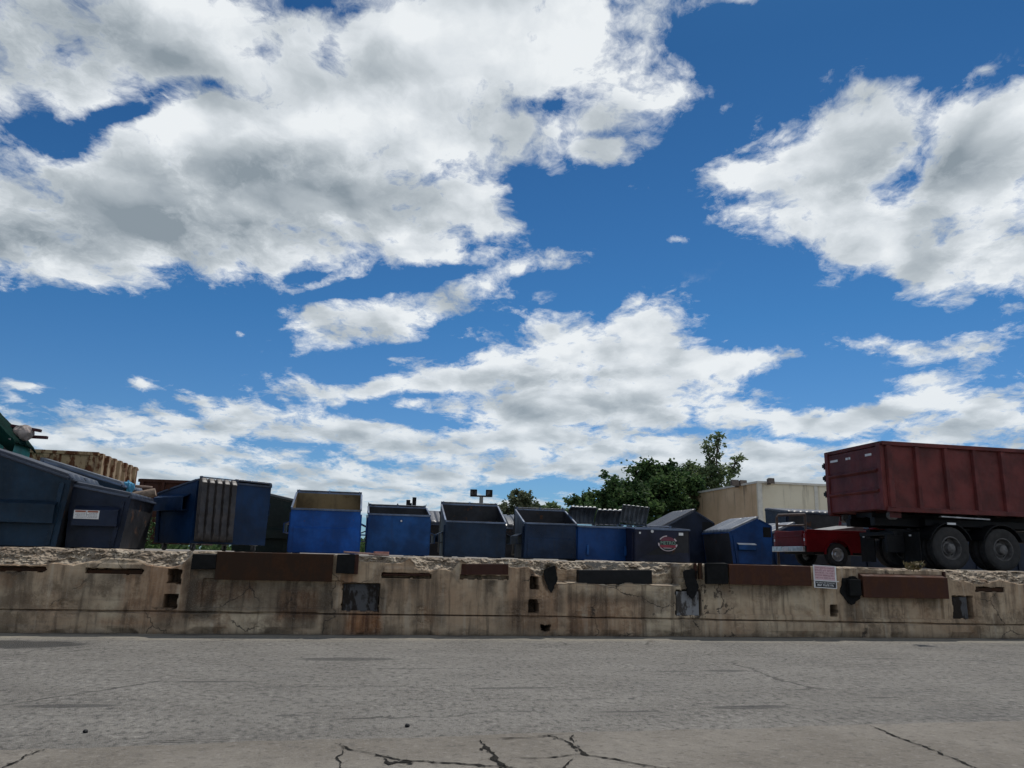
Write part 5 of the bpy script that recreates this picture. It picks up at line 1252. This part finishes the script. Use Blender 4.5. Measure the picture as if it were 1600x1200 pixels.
def tree(label, px, depth, clumps, leaf, n_leaf, size, trunk_r, seed, group='trees behind the yard'):
    """clumps: (photo column, photo row, half width px, half height px) of the crown's leaf masses"""
    q = random.Random(seed); bx, by = seen_at(px, depth); t = thing('tree', label, 'tree', (bx, by, 0), 0, group)
    k = depth / FPX; base = Vector((bx, by, 0)); mb = MB(); tb = MB(); tops = []
    wsum = sum(c[2] * c[3] for c in clumps)
    cs = []
    for (cx_, cy_, rx, ry) in clumps:
        c = on_yard_px(cx_, cy_, depth) + T * q.uniform(-1, 1) * rx * k * .6; cs.append((c, rx * k, ry * k, rx * ry / wsum))
    H = max(c.z for c, *_ in cs)
    fork = Vector((q.uniform(-.2, .2), 0, min(c.z - b for c, a, b, _ in cs) * .8))
    tb.tube([(0, 0, -.1), (.05, 0, fork.z * .5), tuple(fork)], [trunk_r * 1.25, trunk_r, trunk_r * .8], 9)
    for c, a, b, w in cs:
        e = c - base; m_ = fork.lerp(e, .5) + Vector((q.uniform(-.2, .2), q.uniform(-.2, .2), .2)) * a * .4
        tb.tube([tuple(fork), tuple(m_), tuple(e + Vector((0, 0, b * .5)))], [trunk_r * .55, trunk_r * .3, trunk_r * .08], 6)
        for j in range(7):
            d = Vector((q.gauss(0, 1), q.gauss(0, 1), q.gauss(.2, .8))).normalized(); tip = e + Vector((d.x * a, d.y * a, d.z * b)) * q.uniform(.7, 1.05)
            tb.tube([tuple(e.lerp(m_, q.uniform(0, .5))), tuple(e.lerp(tip, .55) + Vector((0, 0, .1))), tuple(tip)], [trunk_r * .16, trunk_r * .09, trunk_r * .03], 4)
            tops.append((tip, max(.25, .30 * min(a, b)), w / 14))
        # sprays: small leaf bunches over and through the mass
        nsp = max(10, int(70 * w * len(cs) ** .5))
        for j in range(nsp):
            d = Vector((q.gauss(0, 1), q.gauss(0, 1), q.gauss(0, 1))).normalized(); f = q.uniform(.35, 1.08) if q.random() < .8 else q.uniform(1.0, 1.25)
            lob = .75 + .5 * float(fbm(d.x * 1.8 + seed + c.x, d.z * 1.8 + d.y, seed, 3))
            tops.append((e + Vector((d.x * a, d.y * a, d.z * b)) * f * lob, q.uniform(.16, .34) * min(a, b) + .12, w * .5 / nsp))
    tot = sum(w for *_, w in tops)
    for p, r_, w in tops:
        for i in range(max(4, int(n_leaf * w / tot))):
            c = p + Vector((q.gauss(0, .5), q.gauss(0, .5), q.gauss(0, .42))) * r_; s = size * q.uniform(.5, 1.2)
            d = Vector((q.gauss(0, 1), q.gauss(0, 1), q.gauss(-.2, .6))).normalized(); e_ = d.cross(Vector((q.gauss(0, 1), q.gauss(0, 1), q.gauss(0, 1)))).normalized()
            mb.poly([c - d * s, c + e_ * s * .55 - d * s * .1, c + d * s, c - e_ * s * .55 + d * s * .1])
    tb.build('trunk', M['bark'], t, smooth=True); mb.build('crown', M[leaf], t, fix=False); return t
tree('broad dark green tree in the middle of the trees, left of the tall airy one', 1030, 54, [(1025, 770, 52, 40), (1008, 746, 24, 20), (1048, 744, 26, 22), (1040, 800, 52, 32), (1068, 775, 32, 40), (985, 790, 36, 34)], 'leaf_dark', 21000, .17, .3, 11)
tree('dark green tree sloping down to the left at the left end of the tree line', 955, 51, [(965, 776, 36, 30), (935, 784, 32, 26), (908, 794, 22, 18), (985, 800, 40, 28), (945, 806, 54, 22)], 'leaf_dark', 16000, .16, .28, 12)
tree('tall airy tree with ragged top behind the tan warehouse', 1118, 60, [(1119, 690, 15, 12), (1108, 700, 10, 9), (1114, 716, 14, 13), (1096, 732, 22, 14), (1150, 718, 12, 7), (1124, 742, 22, 16), (1078, 742, 14, 13), (1144, 734, 11, 7), (1095, 760, 30, 18), (1130, 762, 24, 12), (1074, 728, 9, 8), (1088, 752, 26, 22), (1104, 748, 22, 20)], 'leaf_mid', 6200, .15, .26, 13)
tree('pale grey-green round tree between the two slate dumpsters', 806, 66, [(810, 780, 18, 13), (822, 792, 20, 12), (792, 795, 14, 10), (808, 804, 26, 10)], 'leaf_grey', 3600, .19, .22, 14)
tree('small pale green tree just right of the round grey-green one', 852, 70, [(864, 795, 12, 8), (846, 799, 14, 7), (880, 800, 10, 7), (858, 806, 26, 8)], 'leaf_mid', 2600, .19, .2, 15)

# added leaf belt: backdrop that hides bright sky in gaps under the dumpsters
q = random.Random(77); mb = MB()
for i in range(13000):
    a = R(q.uniform(-44, 44)); d_ = q.uniform(118, 140); x = math.sin(a) * d_; y = math.cos(a) * d_; h = (2.2 + 1.6 * float(vnoise(a * 40, 0, 3))) * q.random() ** 1.25 + DOCK - .5
    c = Vector((x, y, h)); s = q.uniform(.3, .7); d = Vector((q.gauss(0, 1), q.gauss(0, 1), q.gauss(0, 1))).normalized(); e_ = d.cross(Vector((q.gauss(0, 1), q.gauss(0, 1), q.gauss(0, 1)))).normalized()
    mb.poly([c - d * s, c + e_ * s * .6, c + d * s, c - e_ * s * .6])
tag(mb.build('gap_backdrop', M['leaf_dark'], fix=False), 'low dark leaf belt added as backdrop for gaps under the dumpsters', 'gap_backdrop', kind='stuff')
